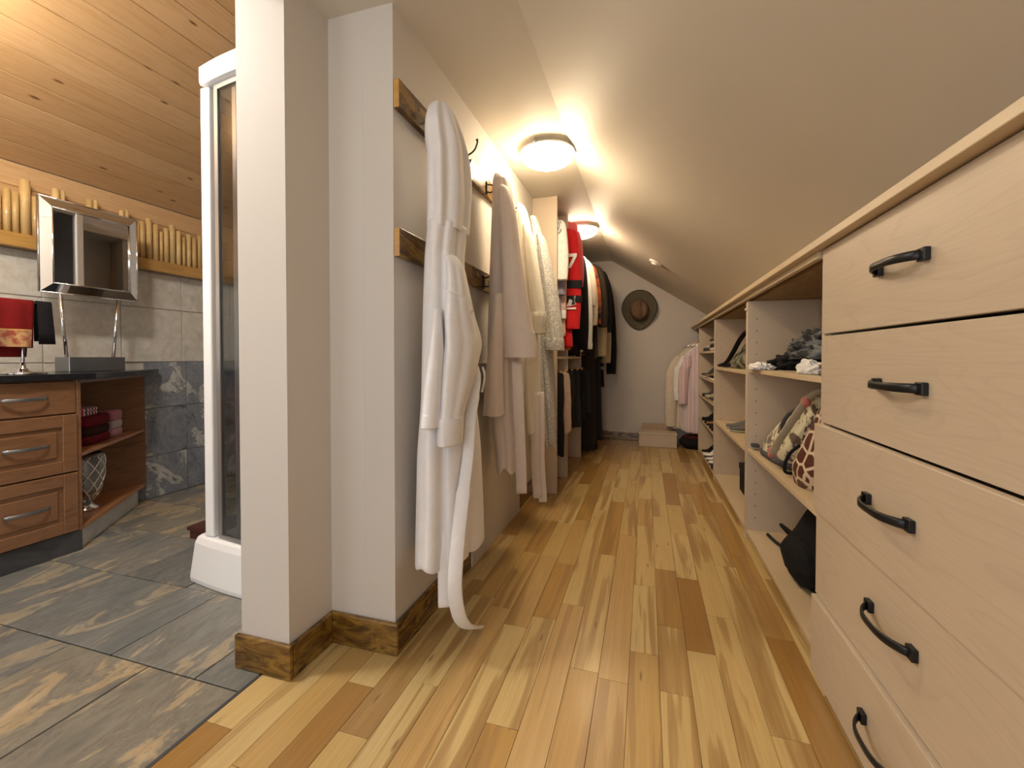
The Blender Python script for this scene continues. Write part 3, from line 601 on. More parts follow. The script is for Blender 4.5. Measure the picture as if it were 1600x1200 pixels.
# first bay: jerseys
g = garment('hockey_jersey', 'white jersey with a grey outlined emblem, first garment past the maple end panel', 'jersey', 3.245, 'white_cotton', 2.06, 0.235, 0.82, 0.026, 0.40, seed=51, sw=0.062, sout=0.035, sh=0.6)
pp = [(-0.622 + 0.026 * math.cos(a) , 3.196, 1.955 + 0.05 * math.sin(a)) for a in [0.4 + i * PI / 11 for i in range(20)]]
tube('emblem', pp, 0.0035, 'grey_ink', g, 6)
tube('emblem_scroll', smoothpath([(-0.640, 3.197, 1.93), (-0.630, 3.195, 1.96), (-0.622, 3.194, 1.93), (-0.612, 3.194, 1.97), (-0.622, 3.194, 1.985)]), 0.0035, 'grey_ink', g, 6)
garment('t_shirt', 'lilac grey tee shirt showing below the white jersey', 'shirt', 3.315, 'lilac_cotton', 2.02, 0.225, 0.90, 0.022, 0.46, seed=52, sw=0.055, sout=0.025)
garment('shirt', 'blush cotton shirt with white cuffs between the lilac tee and the red jersey', 'shirt', 3.385, 'blush_cotton', 2.02, 0.230, 0.85, 0.022, 0.62, seed=53, cuff='white_cotton', sw=0.045, sout=0.022)
g = garment('hockey_jersey', 'red hockey jersey with a white number seven and black sleeve stripes', 'jersey', 3.497, 'red_jersey', 2.055, 0.265, 0.98, 0.036, 0.74, seed=54, sw=0.078, sout=0.045, sh=0.6, collar='charcoal_cloth')
# numeral and crest stitched on the sleeve that faces the aisle
def on_sleeve(px, pz, y=3.408): return (px, y, pz)
sx = -0.565
seven = [(-0.045, 0.05), (0.045, 0.05), (0.045, 0.028), (-0.002, -0.06), (-0.026, -0.06), (0.018, 0.026), (-0.045, 0.026)]
extrude('numeral', [(sx + px, 3.432, 1.755 + pz) for px, pz in seven], (0, 0.012, 0), 'white_ink', g)
extrude('crest', [(sx - 0.035, 3.430, 1.395), (sx - 0.01, 3.430, 1.455), (sx + 0.012, 3.430, 1.44), (sx + 0.034, 3.430, 1.48), (sx + 0.03, 3.430, 1.43), (sx + 0.04, 3.430, 1.41), (sx, 3.430, 1.40)], (0, 0.012, 0), 'white_ink', g)
extrude('crest', [(sx + 0.004, 3.428, 1.405), (sx + 0.014, 3.428, 1.448), (sx + 0.032, 3.428, 1.468), (sx + 0.028, 3.428, 1.43), (sx + 0.036, 3.428, 1.412)], (0, 0.010, 0), 'black_ink', g)
box('lettering', sx - 0.04, sx + 0.04, 3.428, 3.438, 1.372, 1.386, 'white_ink', g)
for z0, z1 in ((1.54, 1.60), (1.43, 1.48)):
    sleeve_band(g, -0.567, 3.482, z0, z1, 0.081, 0.047, 'charcoal_cloth')
g = garment('hockey_jersey', 'orange and white hockey jersey just behind the red jersey', 'jersey', 3.580, 'orange_jersey', 2.03, 0.245, 0.96, 0.020, 0.70, seed=55, sw=0.065, sout=0.045)
sleeve_band(g, -0.585, 3.566, 1.70, 1.78, 0.068, 0.029, 'white_cotton'); sleeve_band(g, -0.584, 3.566, 1.50, 1.57, 0.067, 0.029, 'white_cotton')
# second bay: jackets
garment('jacket', 'charcoal jacket behind the coral fleece', 'jacket', 3.80, 'charcoal_cloth', 2.045, 0.24, 0.95, 0.035, 0.68, seed=56, sw=0.06, sout=0.04)
g = garment('fleece_jacket', 'coral pink fleece jacket with red collar, topmost on the rod', 'jacket', 3.70, 'coral_fleece', 2.075, 0.27, 0.72, 0.036, 0.40, seed=57, sw=0.07, sout=0.045, collar='scarlet_collar', sh=0.35)
blob('hood', (-0.665, 3.695, 2.06), (0.115, 0.045, 0.075), 'coral_fleece', g, 3, 0.15, 1.8, 32, 18)
garment('jacket', 'long-sleeved black jacket hanging between the coral fleece and the white shirt', 'jacket', 3.90, 'black_cloth', 2.03, 0.26, 1.0, 0.038, 0.82, seed=58, sw=0.065, sout=0.05)
garment('jacket', 'second black jacket pressed against the white long-sleeved shirt', 'jacket', 4.01, 'black_cloth', 2.02, 0.265, 1.0, 0.036, 0.86, seed=59, sw=0.065, sout=0.05)
garment('shirt', 'white long-sleeved shirt with a rolled cuff among the dark jackets', 'shirt', 4.12, 'white_cotton', 2.02, 0.28, 0.95, 0.034, 0.84, seed=60, sw=0.055, sout=0.065, cuff='white_cotton')
garment('shirt', 'stone coloured shirt directly behind the white shirt', 'shirt', 4.22, 'stone_cotton', 2.02, 0.29, 0.90, 0.032, 0.45, seed=61, sw=0.06, sout=0.07)
garment('blouse', 'cream knit top, last garment before the second divider panel', 'top', 4.32, 'cream_knit', 2.02, 0.30, 0.85, 0.03, 0.62, seed=62, sw=0.055, sout=0.07)
# third bay: long hang
garment('jacket', 'dark navy jacket with an orange and yellow patterned front', 'jacket', 4.50, 'patterned_dark', 2.02, 0.31, 1.0, 0.038, 0.60, seed=63, sw=0.06, sout=0.075)
garment('coat', 'long dark brown coat reaching almost to the floor', 'coat', 4.61, 'brown_black', 2.02, 0.31, 1.98, 0.042, 0.62, xc=-0.80, seed=64, sw=0.06, sout=0.07)
garment('shirt', 'khaki cotton shirt with open front near the back wall', 'shirt', 4.73, 'khaki_cotton', 2.02, 0.33, 1.02, 0.038, 0.92, seed=65, sw=0.06, sout=0.085)
garment('coat', 'long charcoal coat behind the khaki shirt', 'coat', 4.85, 'charcoal_cloth', 2.02, 0.32, 1.92, 0.042, 0.66, xc=-0.79, seed=66, sw=0.06, sout=0.07)
garment('shirt', 'second khaki shirt, the longer-tailed of the pair', 'shirt', 4.97, 'khaki_cotton', 2.01, 0.35, 1.08, 0.038, 0.98, seed=67, sw=0.06, sout=0.09)
garment('coat', 'long maroon black coat second from the back wall', 'coat', 5.10, 'maroon_cloth', 2.02, 0.35, 1.78, 0.042, 0.98, seed=68, sw=0.06, sout=0.085)
g = garment('coat', 'black coat with pale striped hem, last in the row by the back wall', 'coat', 5.24, 'black_cloth', 2.02, 0.37, 1.35, 0.042, 1.12, seed=69, sw=0.065, sout=0.10)
box('pale_band', -0.50, -0.43, 5.165, 5.19, 0.93, 0.975, 'stone_cotton', g, 0.004); box('pale_band', -0.51, -0.44, 5.165, 5.19, 0.855, 0.895, 'khaki_cotton', g, 0.004)
# lower rods: trousers on clip hangers
def trousers(y, mat, lab, hw, length, seed, xc=RX, rodz=0.945, hem_slant=0.0, th=0.026):
    t = thing('trousers', (xc, y, rodz - 0.06 - length), lab, 'trousers', 'trousers on the lower rods')
    zt = rodz - 0.06
    cloth('trouser_legs', [(zt, xc, y, hw * 0.9, th * 0.6), (zt - 0.04, xc, y, hw, th), (zt - length * 0.5, xc, y, hw * 1.02, th * 1.1), (zt - length, xc + 0.01, y, hw * 0.98, th * 1.1)], mat, t, seed, 48, 26, 0.12, 0.04, 7, -1.112, hem_slant, sup=0.75)
    hanger(t, xc, y, rodz, 0.12)
    for s in (-1, 1): box('clip', xc + s * hw * 0.7 - 0.008, xc + s * hw * 0.7 + 0.008, y - th * 1.25, y + th * 1.25, zt - 0.03, zt + 0.015, 'gold_trim', t, 0.002)
trousers(3.235, 'black_cloth', 'black trousers on the lower rod nearest the end panel', 0.215, 0.62, 71, xc=-0.80, hem_slant=0.10)
trousers(3.37, 'tan_trouser', 'tan trousers hanging beside the black trousers', 0.22, 0.46, 72, xc=-0.79, hem_slant=0.04)
trousers(3.50, 'black_cloth', 'short black trousers hanging against the first divider', 0.23, 0.40, 73, xc=-0.78, hem_slant=0.08)
trousers(3.72, 'brown_black', 'dark brown trousers, first past the divider panel', 0.22, 0.48, 74, xc=-0.80)
trousers(3.90, 'charcoal_cloth', 'charcoal trousers in the middle of the lower rod', 0.23, 0.50, 75, xc=-0.79)
trousers(4.08, 'black_cloth', 'black dress trousers with a sharp crease on the lower rod', 0.24, 0.46, 76, xc=-0.78)
trousers(4.26, 'charcoal_cloth', 'charcoal trousers closest to the long coats', 0.25, 0.42, 77, xc=-0.77)

# ------------------------------------------------------------------ ceiling lamps
def ceiling_lamp(x, y, lab, r=0.150, zc=2.167, gm='lamp_glass'):
    t = thing('ceiling_lamp', (x, y, zc - 0.1), lab, 'ceiling lamp', 'dome lamps along the closet ceiling')
    lathe('pan', [(0.02, 0.0), (r * 0.72, 0.0), (r * 0.74, -0.012), (r * 0.70, -0.02), (0.02, -0.02)], (x, y, zc), 'white_plastic', t, 40)
    prof = [(r * math.cos(a), -0.032 - 0.072 * math.sin(a)) for a in [i * PI / 2 / 9 for i in range(9)]] + [(0.006, -0.104)]
    lathe('rim', [(r * 0.70, -0.021), (r * 0.985, -0.021), (r * 1.015, -0.026), (r * 1.015, -0.0315), (r * 0.70, -0.0315)], (x, y, zc), 'white_plastic', t, 48)
    lathe('glass_dome', prof, (x, y, zc), gm, t, 48)
    for k in range(3):
        a = -PI / 2 - 0.25 + k * 2 * PI / 3
        cx_, cy_ = x + r * 0.99 * math.cos(a), y + r * 0.99 * math.sin(a)
        c = lathe('clip', [(0.003, 0.0), (0.012, -0.002), (0.013, -0.008), (0.004, -0.012)], (cx_, cy_, zc - 0.016), 'brushed_steel', t, 14)
        tube('clip_screw', [(cx_, cy_, zc - 0.002), (cx_, cy_, zc - 0.02)], 0.004, 'brushed_steel', c, 8)
ceiling_lamp(-0.535, 2.44, 'lit white glass dome lamp above the bathrobes')
ceiling_lamp(-0.567, 3.98, 'lit dome lamp half hidden behind the coral fleece')
ceiling_lamp(-0.60, 0.45, 'lit dome lamp overhead at the closet entrance, just outside the picture', gm='dim_lamp_glass')
# smoke detector on the slope
sdx, sdy = 0.078, 4.21
t = thing('smoke_detector', (sdx, sdy, slz(sdx)), 'small round white detector on the sloped ceiling above the hat', 'detector')
o = lathe('detector_base', [(0.004, -0.001), (0.062, -0.001), (0.062, -0.012), (0.05, -0.017), (0.004, -0.017)], (0, 0, 0), 'white_plastic', None, 28)
o2 = lathe('detector_cap', [(0.004, -0.0171), (0.034, -0.0171), (0.032, -0.026), (0.004, -0.028)], (0, 0, 0), 'white_plastic', None, 24)
t.rotation_euler = (0, math.atan(sl), 0)
for q in (o, o2): q.parent = t

# ------------------------------------------------------------------ chest of drawers and shelving on the right
ct = thing('countertop', (0.68, 3.1, 1.306), 'long maple top running over the drawers and shelving to the back wall', 'countertop')
box('top_board', 0.49, 0.850, 0.60, 5.498, 1.334, 1.357, 'maple_edge', ct, 0.002)
box('substrate', 0.56, 0.868, 1.62, 5.498, 1.308, 1.3335, 'plywood', ct)
box('front_rail', 0.515, 0.535, 1.62, 5.498, 1.311, 1.3335, 'maple_edge', ct, 0.001, 1)
chest = thing('chest_of_drawers', (0.70, 1.145, 0), 'tall maple chest with five wide drawers and black arched pulls', 'chest of drawers')
box('side_panel', 0.540, 0.875, 1.578, 1.597, 0.0, 1.3335, 'maple_laminate', chest, 0.001, 1)
box('side_panel', 0.540, 0.875, 0.69, 0.709, 0.0, 1.3335, 'maple_laminate', chest, 0.001, 1)
box('back_panel', 0.862, 0.875, 0.709, 1.578, 0.04, 1.30, 'maple_laminate', chest)
box('base_board', 0.56, 0.578, 0.709, 1.578, 0.0, 0.04, 'plywood', chest)
DZ = [(1.070, 1.331, 0.520, 1.200), (0.799, 1.065, 0.520, 0.938), (0.524, 0.796, 0.503, 0.668), (0.263, 0.521, 0.511, 0.414), (0.022, 0.260, 0.500, 0.146)]
def pull(parent, x, yc, z):
    L = 0.088
    pts = []
    for i in range(17):
        s = -1 + 2 * i / 16.0
        pts.append((x - 0.011 - 0.030 * (1 - abs(s) ** 3.0), yc + L * s, z))
    h = ribbon('handle', pts, [0.014 - 0.003 * (1 - abs(-1 + 2 * i / 16.0)) for i in range(17)], (0, 0, 1), 0.003, 'black_iron', parent)
    for s in (-1, 1):
        box('mount', x - 0.012, x - 0.0002, yc + s * L - 0.013 * (1 if s > 0 else 1), yc + s * L + 0.013, z - 0.013, z + 0.013, 'black_iron', h, 0.002)
for z0, z1, x, hz in DZ:
    d = box('drawer_front', x, x + 0.0185, 0.695, 1.592, z0 + 0.0005, z1 - 0.0015, 'maple_veneer', chest, 0.0012, 1)
    pull(d, x, 1.145, hz)
    box('drawer_box', x + 0.0188, 0.84, 0.73, 1.56, z0 + 0.03, z1 - 0.05, 'maple_laminate', d)
hole_mesh = None
def pin_holes(parent, x, y, zs, ny):
    vs = []; fcs = []
    for z in zs:
        b0 = len(vs)
        for i in range(8):
            a = 2 * PI * i / 8; vs.append((x + 0.0032 * math.cos(a), y, z + 0.0032 * math.sin(a)))
        for i in range(8): vs.append((vs[b0 + i][0], y + ny * 0.0006, vs[b0 + i][2]))
        fcs.append(tuple(range(b0, b0 + 8))); fcs.append(tuple(range(b0 + 15, b0 + 7, -1)))
        for i in range(8): fcs.append((b0 + i, b0 + (i + 1) % 8, b0 + 8 + (i + 1) % 8, b0 + 8 + i))
    return stuff(mk('pin_holes', vs, fcs, 'pin_hole', parent))
def shelf_unit(y0, y1, shelves, lab, holes=True, bottom=0.05):
    t = thing('shelf_unit', (0.70, (y0 + y1) / 2, 0), lab, 'shelf unit', 'open maple shelf units')
    for a in (y0, y1 - 0.022):
        box('side_panel', 0.530, 0.872, a, a + 0.0215, 0.0, 1.306, 'maple_laminate', t, 0.001, 1)
    box('back_panel', 0.8725, 0.884, y0 + 0.022, y1 - 0.022, 0.0, 1.30, 'maple_laminate', t)
    box('bottom_board', 0.532, 0.872, y0 + 0.022, y1 - 0.0225, bottom - 0.02, bottom, 'maple_edge', t, 0.001, 1)
    box('kick_board', 0.548, 0.562, y0 + 0.022, y1 - 0.0225, 0.0, bottom - 0.0205, 'plywood', t)
    for z in shelves: box('shelf', 0.533, 0.868, y0 + 0.0222, y1 - 0.0227, z - 0.02, z, 'maple_edge', t, 0.001, 1)
    if holes:
        zs = [0.12 + 0.064 * k for k in range(18)]
        zs = [z for z in zs if all(abs(z - s + 0.01) > 0.02 for s in shelves)]
        pin_holes(t, 0.575, y1 - 0.0222, zs, -1)
    return t
UA = shelf_unit(1.600, 2.715, (0.937, 0.498), 'wide open shelf unit next to the drawers, holding bags and a clothes pile')
UB = shelf_unit(2.7155, 3.925, (0.922, 0.487), 'middle open shelf unit with a camouflage bag and slippers')
UC = shelf_unit(3.9255, 5.06, (1.056, 0.805, 0.614, 0.375), 'far narrow-looking shelf unit filled with shoes', holes=False)
o = tube('catch_bolt', [(0.532, 2.703, 1.262), (0.517, 2.703, 1.262)], 0.006, 'white_plastic', UA, 10)

# ---- things on the wide shelf unit
P = 'clothes pile on the upper shelf by the drawers'
tag(blob('scarf', (0.70, 2.08, 1.025), (0.12, 0.26, 0.085), 'camo_scarf', None, 5, 0.30, 3.6, 72, 40, zmin=0.992), 'mottled grey and black scarf heaped on the clothes pile', 'scarf', P)
tag(blob('dark_garment', (0.70, 2.46, 0.967), (0.10, 0.145, 0.055), 'black_cloth', None, 6, 0.35, 3.2, 60, 30, zmin=0.9385), 'black garment at the far end of the clothes pile', 'garment', P)
tag(blob('white_cloth', (0.553, 2.50, 0.948), (0.045, 0.13, 0.022), 'white_cotton', None, 7, 0.45, 3.0, 64, 30, zmin=0.9385), 'crumpled white cloth at the shelf front under the black garment', 'cloth', P)
tag(blob('denim_garment', (0.72, 2.06, 0.962), (0.115, 0.17, 0.026), 'charcoal_cloth', None, 8, 0.2, 2.6, 44, 20, zmin=0.9385), 'dark charcoal garment under the mottled scarf', 'garment', P)
tag(blob('pale_cloth', (0.572, 1.87, 0.958), (0.030, 0.095, 0.032), 'white_cotton', None, 9, 0.3, 2.6, 56, 30, zmin=0.9385), 'pale grey-white cloth bundle beside the drawer side', 'cloth', P)

# patterned handbag leaning back, with short handle
def bag_body(name, c, wy, hz, dxx, lean, mat, parent, seed, rot=0.0, zb=0.0, wave=0.06):
    rr = []
    for k in range(22):
        t = k / 21.0
        w = wy * (1.0 - 0.62 * t ** 1.3) * (0.80 + 0.20 * min(1, t * 5)); d = dxx * (1 - 0.82 * t ** 1.1) * (0.75 + 0.25 * min(1, t * 5))
        ring = []
        for i in range(40):
            a = 2 * PI * i / 40
            m = 1 + wave * noise.noise(Vector((math.cos(a) * 2, math.sin(a) * 2, t * 3 + seed)))
            px, py = d * m * math.copysign(abs(math.cos(a)) ** 0.8, math.cos(a)), w * m * math.copysign(abs(math.sin(a)) ** 0.8, math.sin(a))
            rx, ry = px * math.cos(rot) - py * math.sin(rot), px * math.sin(rot) + py * math.cos(rot)
            ring.append((c[0] + rx + lean[0] * t, c[1] + ry + lean[1] * t, zb + hz * t))
        rr.append(ring)
    v, fcs = loft(rr); return mk(name, v, fcs, mat, parent, True)
t = thing('handbag', (0.66, 2.32, 0.499), 'cream handbag with brown leaf print and grey leather trim on the lower shelf', 'handbag')
bag_body('bag_body', (0.655, 2.41), 0.26, 0.325, 0.105, (0.02, -0.36), 'print_bag', t, 3, 0.10, 0.515)
bag_body('trim_panel', (0.655, 2.41), 0.270, 0.085, 0.113, (0.01, -0.05), 'grey_leather', t, 3, 0.10, 0.4995)
tube('strap', smoothpath([(0.548, 2.25, 0.56), (0.556, 2.20, 0.62), (0.575, 2.13, 0.70), (0.605, 2.05, 0.80), (0.635, 2.00, 0.86), (0.68, 1.98, 0.86), (0.72, 2.02, 0.80), (0.74, 2.09, 0.70)]), 0.017, 'putty', t, 12, flat=0.55)
for c_ in ((0.545, 2.26, 0.565), (0.612, 2.035, 0.822)): blob('leather_tab', c_, (0.015, 0.030, 0.024), 'coral_leather', t, 4, 0.1, 2, 20, 12)
tube('strap', smoothpath([(0.60, 2.29, 0.66), (0.585, 2.24, 0.70), (0.595, 2.19, 0.75), (0.62, 2.15, 0.78)]), 0.009, 'grey_leather', t, 8)
box('side_clip', 0.548, 0.585, 2.645, 2.688, 0.513, 0.530, 'grey_leather', t, 0.004)
t = thing('handbag', (0.66, 1.92, 0.499), 'giraffe print handbag tucked beside the drawers', 'handbag')
bag_body('bag_body', (0.645, 1.98), 0.125, 0.31, 0.105, (0.0, -0.08), 'giraffe', t, 8, 0.0, 0.4995)
for q in (0.0,): tube('strap', smoothpath([(0.60 - q, 2.06, 0.64), (0.575 - q, 2.09, 0.60), (0.560, 2.105, 0.55), (0.565, 2.11, 0.515), (0.60, 2.11, 0.512)]), 0.007, 'black_cloth', t, 8)
t = thing('backpack', (0.70, 2.2, 0.051), 'black fabric backpack slumped on the bottom board', 'backpack')
bag_body('pack_body', (0.715, 2.20), 0.25, 0.34, 0.135, (0.0, -0.12), 'black_cloth', t, 2, 0.1, 0.0512, 0.12)
blob('front_pocket', (0.63, 2.12, 0.14), (0.055, 0.15, 0.085), 'black_cloth', t, 12, 0.15, 2.0, 32, 18, zmin=0.0512)
tube('strap', smoothpath([(0.66, 2.36, 0.17), (0.645, 2.42, 0.175), (0.64, 2.46, 0.172), (0.655, 2.43, 0.155), (0.67, 2.36, 0.14)]), 0.008, 'black_cloth', t, 8)
tube('strap', smoothpath([(0.66, 2.42, 0.065), (0.635, 2.52, 0.060), (0.62, 2.62, 0.060)]), 0.008, 'charcoal_cloth', t, 8)
tube('grab_loop', smoothpath([(0.70, 2.13, 0.37), (0.68, 2.12, 0.42), (0.69, 2.06, 0.43), (0.71, 2.03, 0.38)]), 0.009, 'black_cloth', t, 8)

# ---- things on the middle shelf unit
t = thing('camouflage_bag', (0.66, 3.3, 0.923), 'camouflage bag with a black strap on the upper shelf of the middle unit', 'bag')
bag_body('bag_body', (0.66, 3.30), 0.22, 0.22, 0.11, (0.02, -0.16), 'camo_bag', t, 6, 0.1, 0.9235, 0.2)
tube('strap', smoothpath([(0.56, 3.86, 0.935), (0.56, 3.66, 0.945), (0.56, 3.46, 0.98), (0.565, 3.28, 1.045), (0.575, 3.12, 1.12), (0.60, 3.02, 1.16), (0.66, 3.0, 1.14)]), 0.017, 'black_cloth', t, 10, flat=0.6)
blob('strap_pad', (0.585, 3.72, 0.943), (0.035, 0.14, 0.018), 'denim', t, 3, 0.2, 2, 28, 12, zmin=0.9235)
def shoe(name, loc, lab, upper, sole, rotz, L=0.27, heel=0.0, high=0.085, group=None, cat='shoe'):
    """a shoe, toe along local -X"""
    t = thing(name, loc, lab, cat, group); t.rotation_euler = (0, 0, rotz)
    def prof(u): return 0.030 + 0.018 * math.sin(PI * min(1, u * 1.1 + 0.05)) + (0.006 if u < 0.4 else 0)
    rs = []; ru = []
    for k in range(16):
        u = k / 15.0; x = -L / 2 + L * u; w = prof(u) * (0.35 + 0.65 * min(1, math.sin(PI * min(0.5, (u + 0.03) * 2.2)))) * (0.6 if u > 0.98 else 1)
        lift = heel * max(0, (u - 0.35) / 0.65) ** 1.2
        rs.append([(x, w * math.cos(a), 0.008 + lift + 0.0075 * (1 if math.sin(a) > 0 else -1) * abs(math.sin(a)) ** 0.4) for a in [2 * PI * i / 20 for i in range(20)]])
        h = 0.022 + (high - 0.022) * max(0, min(1, (u - 0.18) / 0.4)) - 0.018 * math.sin(PI * max(0, (u - 0.6) / 0.4))
        ru.append([(x, w * 0.94 * math.cos(a), 0.012 + lift + h * 0.5 + h * 0.5 * math.sin(a)) for a in [2 * PI * i / 20 for i in range(20)]])
    for nm, r_, mt in (('sole', rs, sole), ('upper', ru, upper)):
        v, fcs = loft(r_); o = mk(nm, v, fcs, mt, None, True); o.parent = t
    if heel:
        o = mk('heel', *loft([[(L * 0.42 + 0.02 * math.cos(a), 0.018 * math.sin(a), 0.0) for a in [2 * PI * i / 12 for i in range(12)]], [(L * 0.42 + 0.028 * math.cos(a), 0.024 * math.sin(a), heel * 0.85) for a in [2 * PI * i / 12 for i in range(12)]]]), sole, None); o.parent = t
    else:
        for k in range(3):
            o = tube('lace', [(-L * 0.10 + 0.022 * k, -0.024, high * 0.78 + 0.006 * k), (-L * 0.10 + 0.022 * k, 0, high * 0.92 + 0.008 * k), (-L * 0.10 + 0.022 * k, 0.024, high * 0.78 + 0.006 * k)], 0.003, sole, None, 6); o.parent = t
    return t
G = 'footwear on the open shelves'
shoe('slipper', (0.69, 3.36, 0.4875), 'grey slipper on the lower shelf of the middle unit', 'slipper_grey', 'putty', 0.15, 0.27, 0, 0.06, G, 'slipper')
shoe('slipper', (0.69, 3.50, 0.4875), 'grey slipper lying farther in, beside the first', 'slipper_grey', 'putty', 0.1, 0.27, 0, 0.06, G, 'slipper')
t = thing('shoe_box', (0.74, 3.35, 0.051), 'black storage box at the bottom of the middle shelf unit', 'box')
box('carton', 0.645, 0.86, 3.20, 3.50, 0.0512, 0.20, 'black_cloth', t, 0.003); box('lid', 0.640, 0.865, 3.195, 3.505, 0.2003, 0.245, 'charcoal_cloth', t, 0.003)

# ---- footwear and folded clothes in the far unit
def folded(nm, x, y, z, mats, lab, hx=0.12, hy=0.15):
    for k, mt in enumerate(mats):
        rr = []
        for (f, dz) in ((0.93, 0.0), (1.0, 0.006), (1.0, 0.02), (0.94, 0.027)):
            rr.append([(x + hx * f * math.copysign(abs(math.cos(a)) ** 0.35, math.cos(a)) * (1 + 0.04 * noise.noise(Vector((math.cos(a), k, 1)))), y + hy * f * math.copysign(abs(math.sin(a)) ** 0.35, math.sin(a)), z + 0.0275 * k + dz + 0.001) for a in [2 * PI * i / 32 for i in range(32)]])
        v, fcs = loft(rr); o = mk(nm, v, fcs, mt, None, True)
        tag(o, lab[k], 'clothes', 'folded clothes in the far shelf unit')
folded('folded_jeans', 0.665, 4.25, 1.056, ['stone_cotton', 'charcoal_cloth', 'putty', 'olive_cloth'], ['stone folded trousers at the bottom of the top-shelf stack', 'charcoal folded trousers second in the top-shelf stack', 'putty folded trousers third in the top-shelf stack', 'olive folded trousers topmost of the top-shelf stack'])
folded('folded_jeans', 0.665, 4.72, 1.056, ['denim', 'stone_cotton'], ['dark denim jeans at the far end of the top shelf', 'stone trousers on the denim jeans at the far end of the top shelf'])
rows = [
    (0.805, 4.08, 'black_cloth', 'white_cotton', 0.0, 0.09, 'black shoe with white sole nearest on the second shelf'),
    (0.805, 4.20, 'black_cloth', 'white_cotton', 0.0, 0.09, 'black shoe with white sole second on the second shelf'),
    (0.805, 4.36, 'tan_leather', 'putty', 0.0, 0.08, 'tan leather shoe on the second shelf'),
    (0.805, 4.48, 'tan_leather', 'putty', 0.0, 0.08, 'tan leather shoe farther along the second shelf'),
    (0.805, 4.66, 'denim', 'white_cotton', 0.0, 0.09, 'dark blue canvas shoe on the second shelf'),
    (0.805, 4.78, 'denim', 'white_cotton', 0.0, 0.09, 'dark blue canvas shoe at the far end of the second shelf'),
    (0.614, 4.08, 'denim', 'putty', 0.0, 0.07, 'slate blue flat shoe nearest on the third shelf'),
    (0.614, 4.20, 'denim', 'putty', 0.0, 0.07, 'slate blue flat shoe second on the third shelf'),
    (0.614, 4.38, 'putty', 'tan_leather', 0.0, 0.06, 'putty slip-on on the third shelf'),
    (0.614, 4.50, 'putty', 'tan_leather', 0.0, 0.06, 'putty slip-on farther along the third shelf'),
    (0.614, 4.70, 'grey_leather', 'black_cloth', 0.0, 0.08, 'grey leather shoe at the far end of the third shelf'),
    (0.375, 4.08, 'brown_black', 'black_cloth', 0.05, 0.09, 'dark brown heeled shoe nearest on the fourth shelf'),
    (0.375, 4.20, 'brown_black', 'black_cloth', 0.05, 0.09, 'dark brown heeled shoe second on the fourth shelf'),
    (0.375, 4.38, 'tan_leather', 'black_cloth', 0.05, 0.08, 'chestnut heeled shoe on the fourth shelf'),
    (0.375, 4.52, 'black_cloth', 'black_cloth', 0.06, 0.08, 'black heeled shoe on the fourth shelf'),
    (0.375, 4.72, 'black_cloth', 'black_cloth', 0.06, 0.08, 'black heeled shoe at the far end of the fourth shelf'),
    (0.0505, 4.08, 'black_cloth', 'grey_leather', 0.0, 0.09, 'black trainer nearest on the bottom board'),
    (0.0505, 4.22, 'white_cotton', 'grey_leather', 0.0, 0.09, 'white trainer beside the black trainer on the bottom board'),
    (0.0505, 4.36, 'white_cotton', 'grey_leather', 0.0, 0.10, 'white trainer second from the black trainer'),
    (0.0505, 4.55, 'white_cotton', 'denim', 0.0, 0.10, 'white trainer with dark blue sole on the bottom board'),
    (0.0505, 4.72, 'black_cloth', 'white_cotton', 0.0, 0.09, 'black trainer with white sole at the far end of the bottom board')]
for z, y, u, s, hl, hi, lab in rows: shoe('shoe', (0.675, y, z + 0.0006), lab, u, s, rng.uniform(-0.08, 0.08), 0.29, hl, hi * 1.6, G)

# ---- clothes hanging under the counter at the far end
tag(tube('hanging_rod', [(0.66, 5.062, 1.215), (0.66, 5.499, 1.215)], 0.013, 'chrome', None, 12), 'short chrome rod under the far end of the counter', 'rod')
GR = 'shirts under the far end of the counter'
garment('shirt', 'pink and white striped shirt hanging under the counter', 'shirt', 5.14, 'pink_stripe', 1.165, 0.225, 0.98, 0.034, 0.58, xc=0.63, seed=81, sw=0.055, sout=0.035, group=GR, amp=0.24, sh=2.0, rodz=1.215, xmin=0.2)
garment('blouse', 'white blouse with faint pink pattern behind the striped shirt', 'shirt', 5.235, 'white_cotton', 1.165, 0.235, 0.95, 0.03, 0.55, xc=0.60, seed=82, sw=0.055, sout=0.04, group=GR, amp=0.24, sh=2.0, rodz=1.215, xmin=0.1, collar='scarlet_collar')
garment('jacket', 'off-white linen jacket hanging nearest the back wall', 'jacket', 5.36, 'cream_knit', 1.165, 0.25, 0.98, 0.036, 0.86, xc=0.56, seed=83, sw=0.075, sout=0.05, group=GR, amp=0.24, sh=2.0, rodz=1.215, xmin=0.05)
t = thing('duffel_bag', (0.52, 5.2, 0.0), 'black bag with dark red top on the floor under the striped shirt', 'bag')
blob('bag_body', (0.54, 5.19, 0.065), (0.20, 0.10, 0.075), 'black_cloth', t, 4, 0.1, 1.8, 36, 18, zmin=0.001)
blob('bag_flap', (0.52, 5.18, 0.125), (0.14, 0.07, 0.03), 'maroon_cloth', t, 6, 0.15, 2, 28, 14)
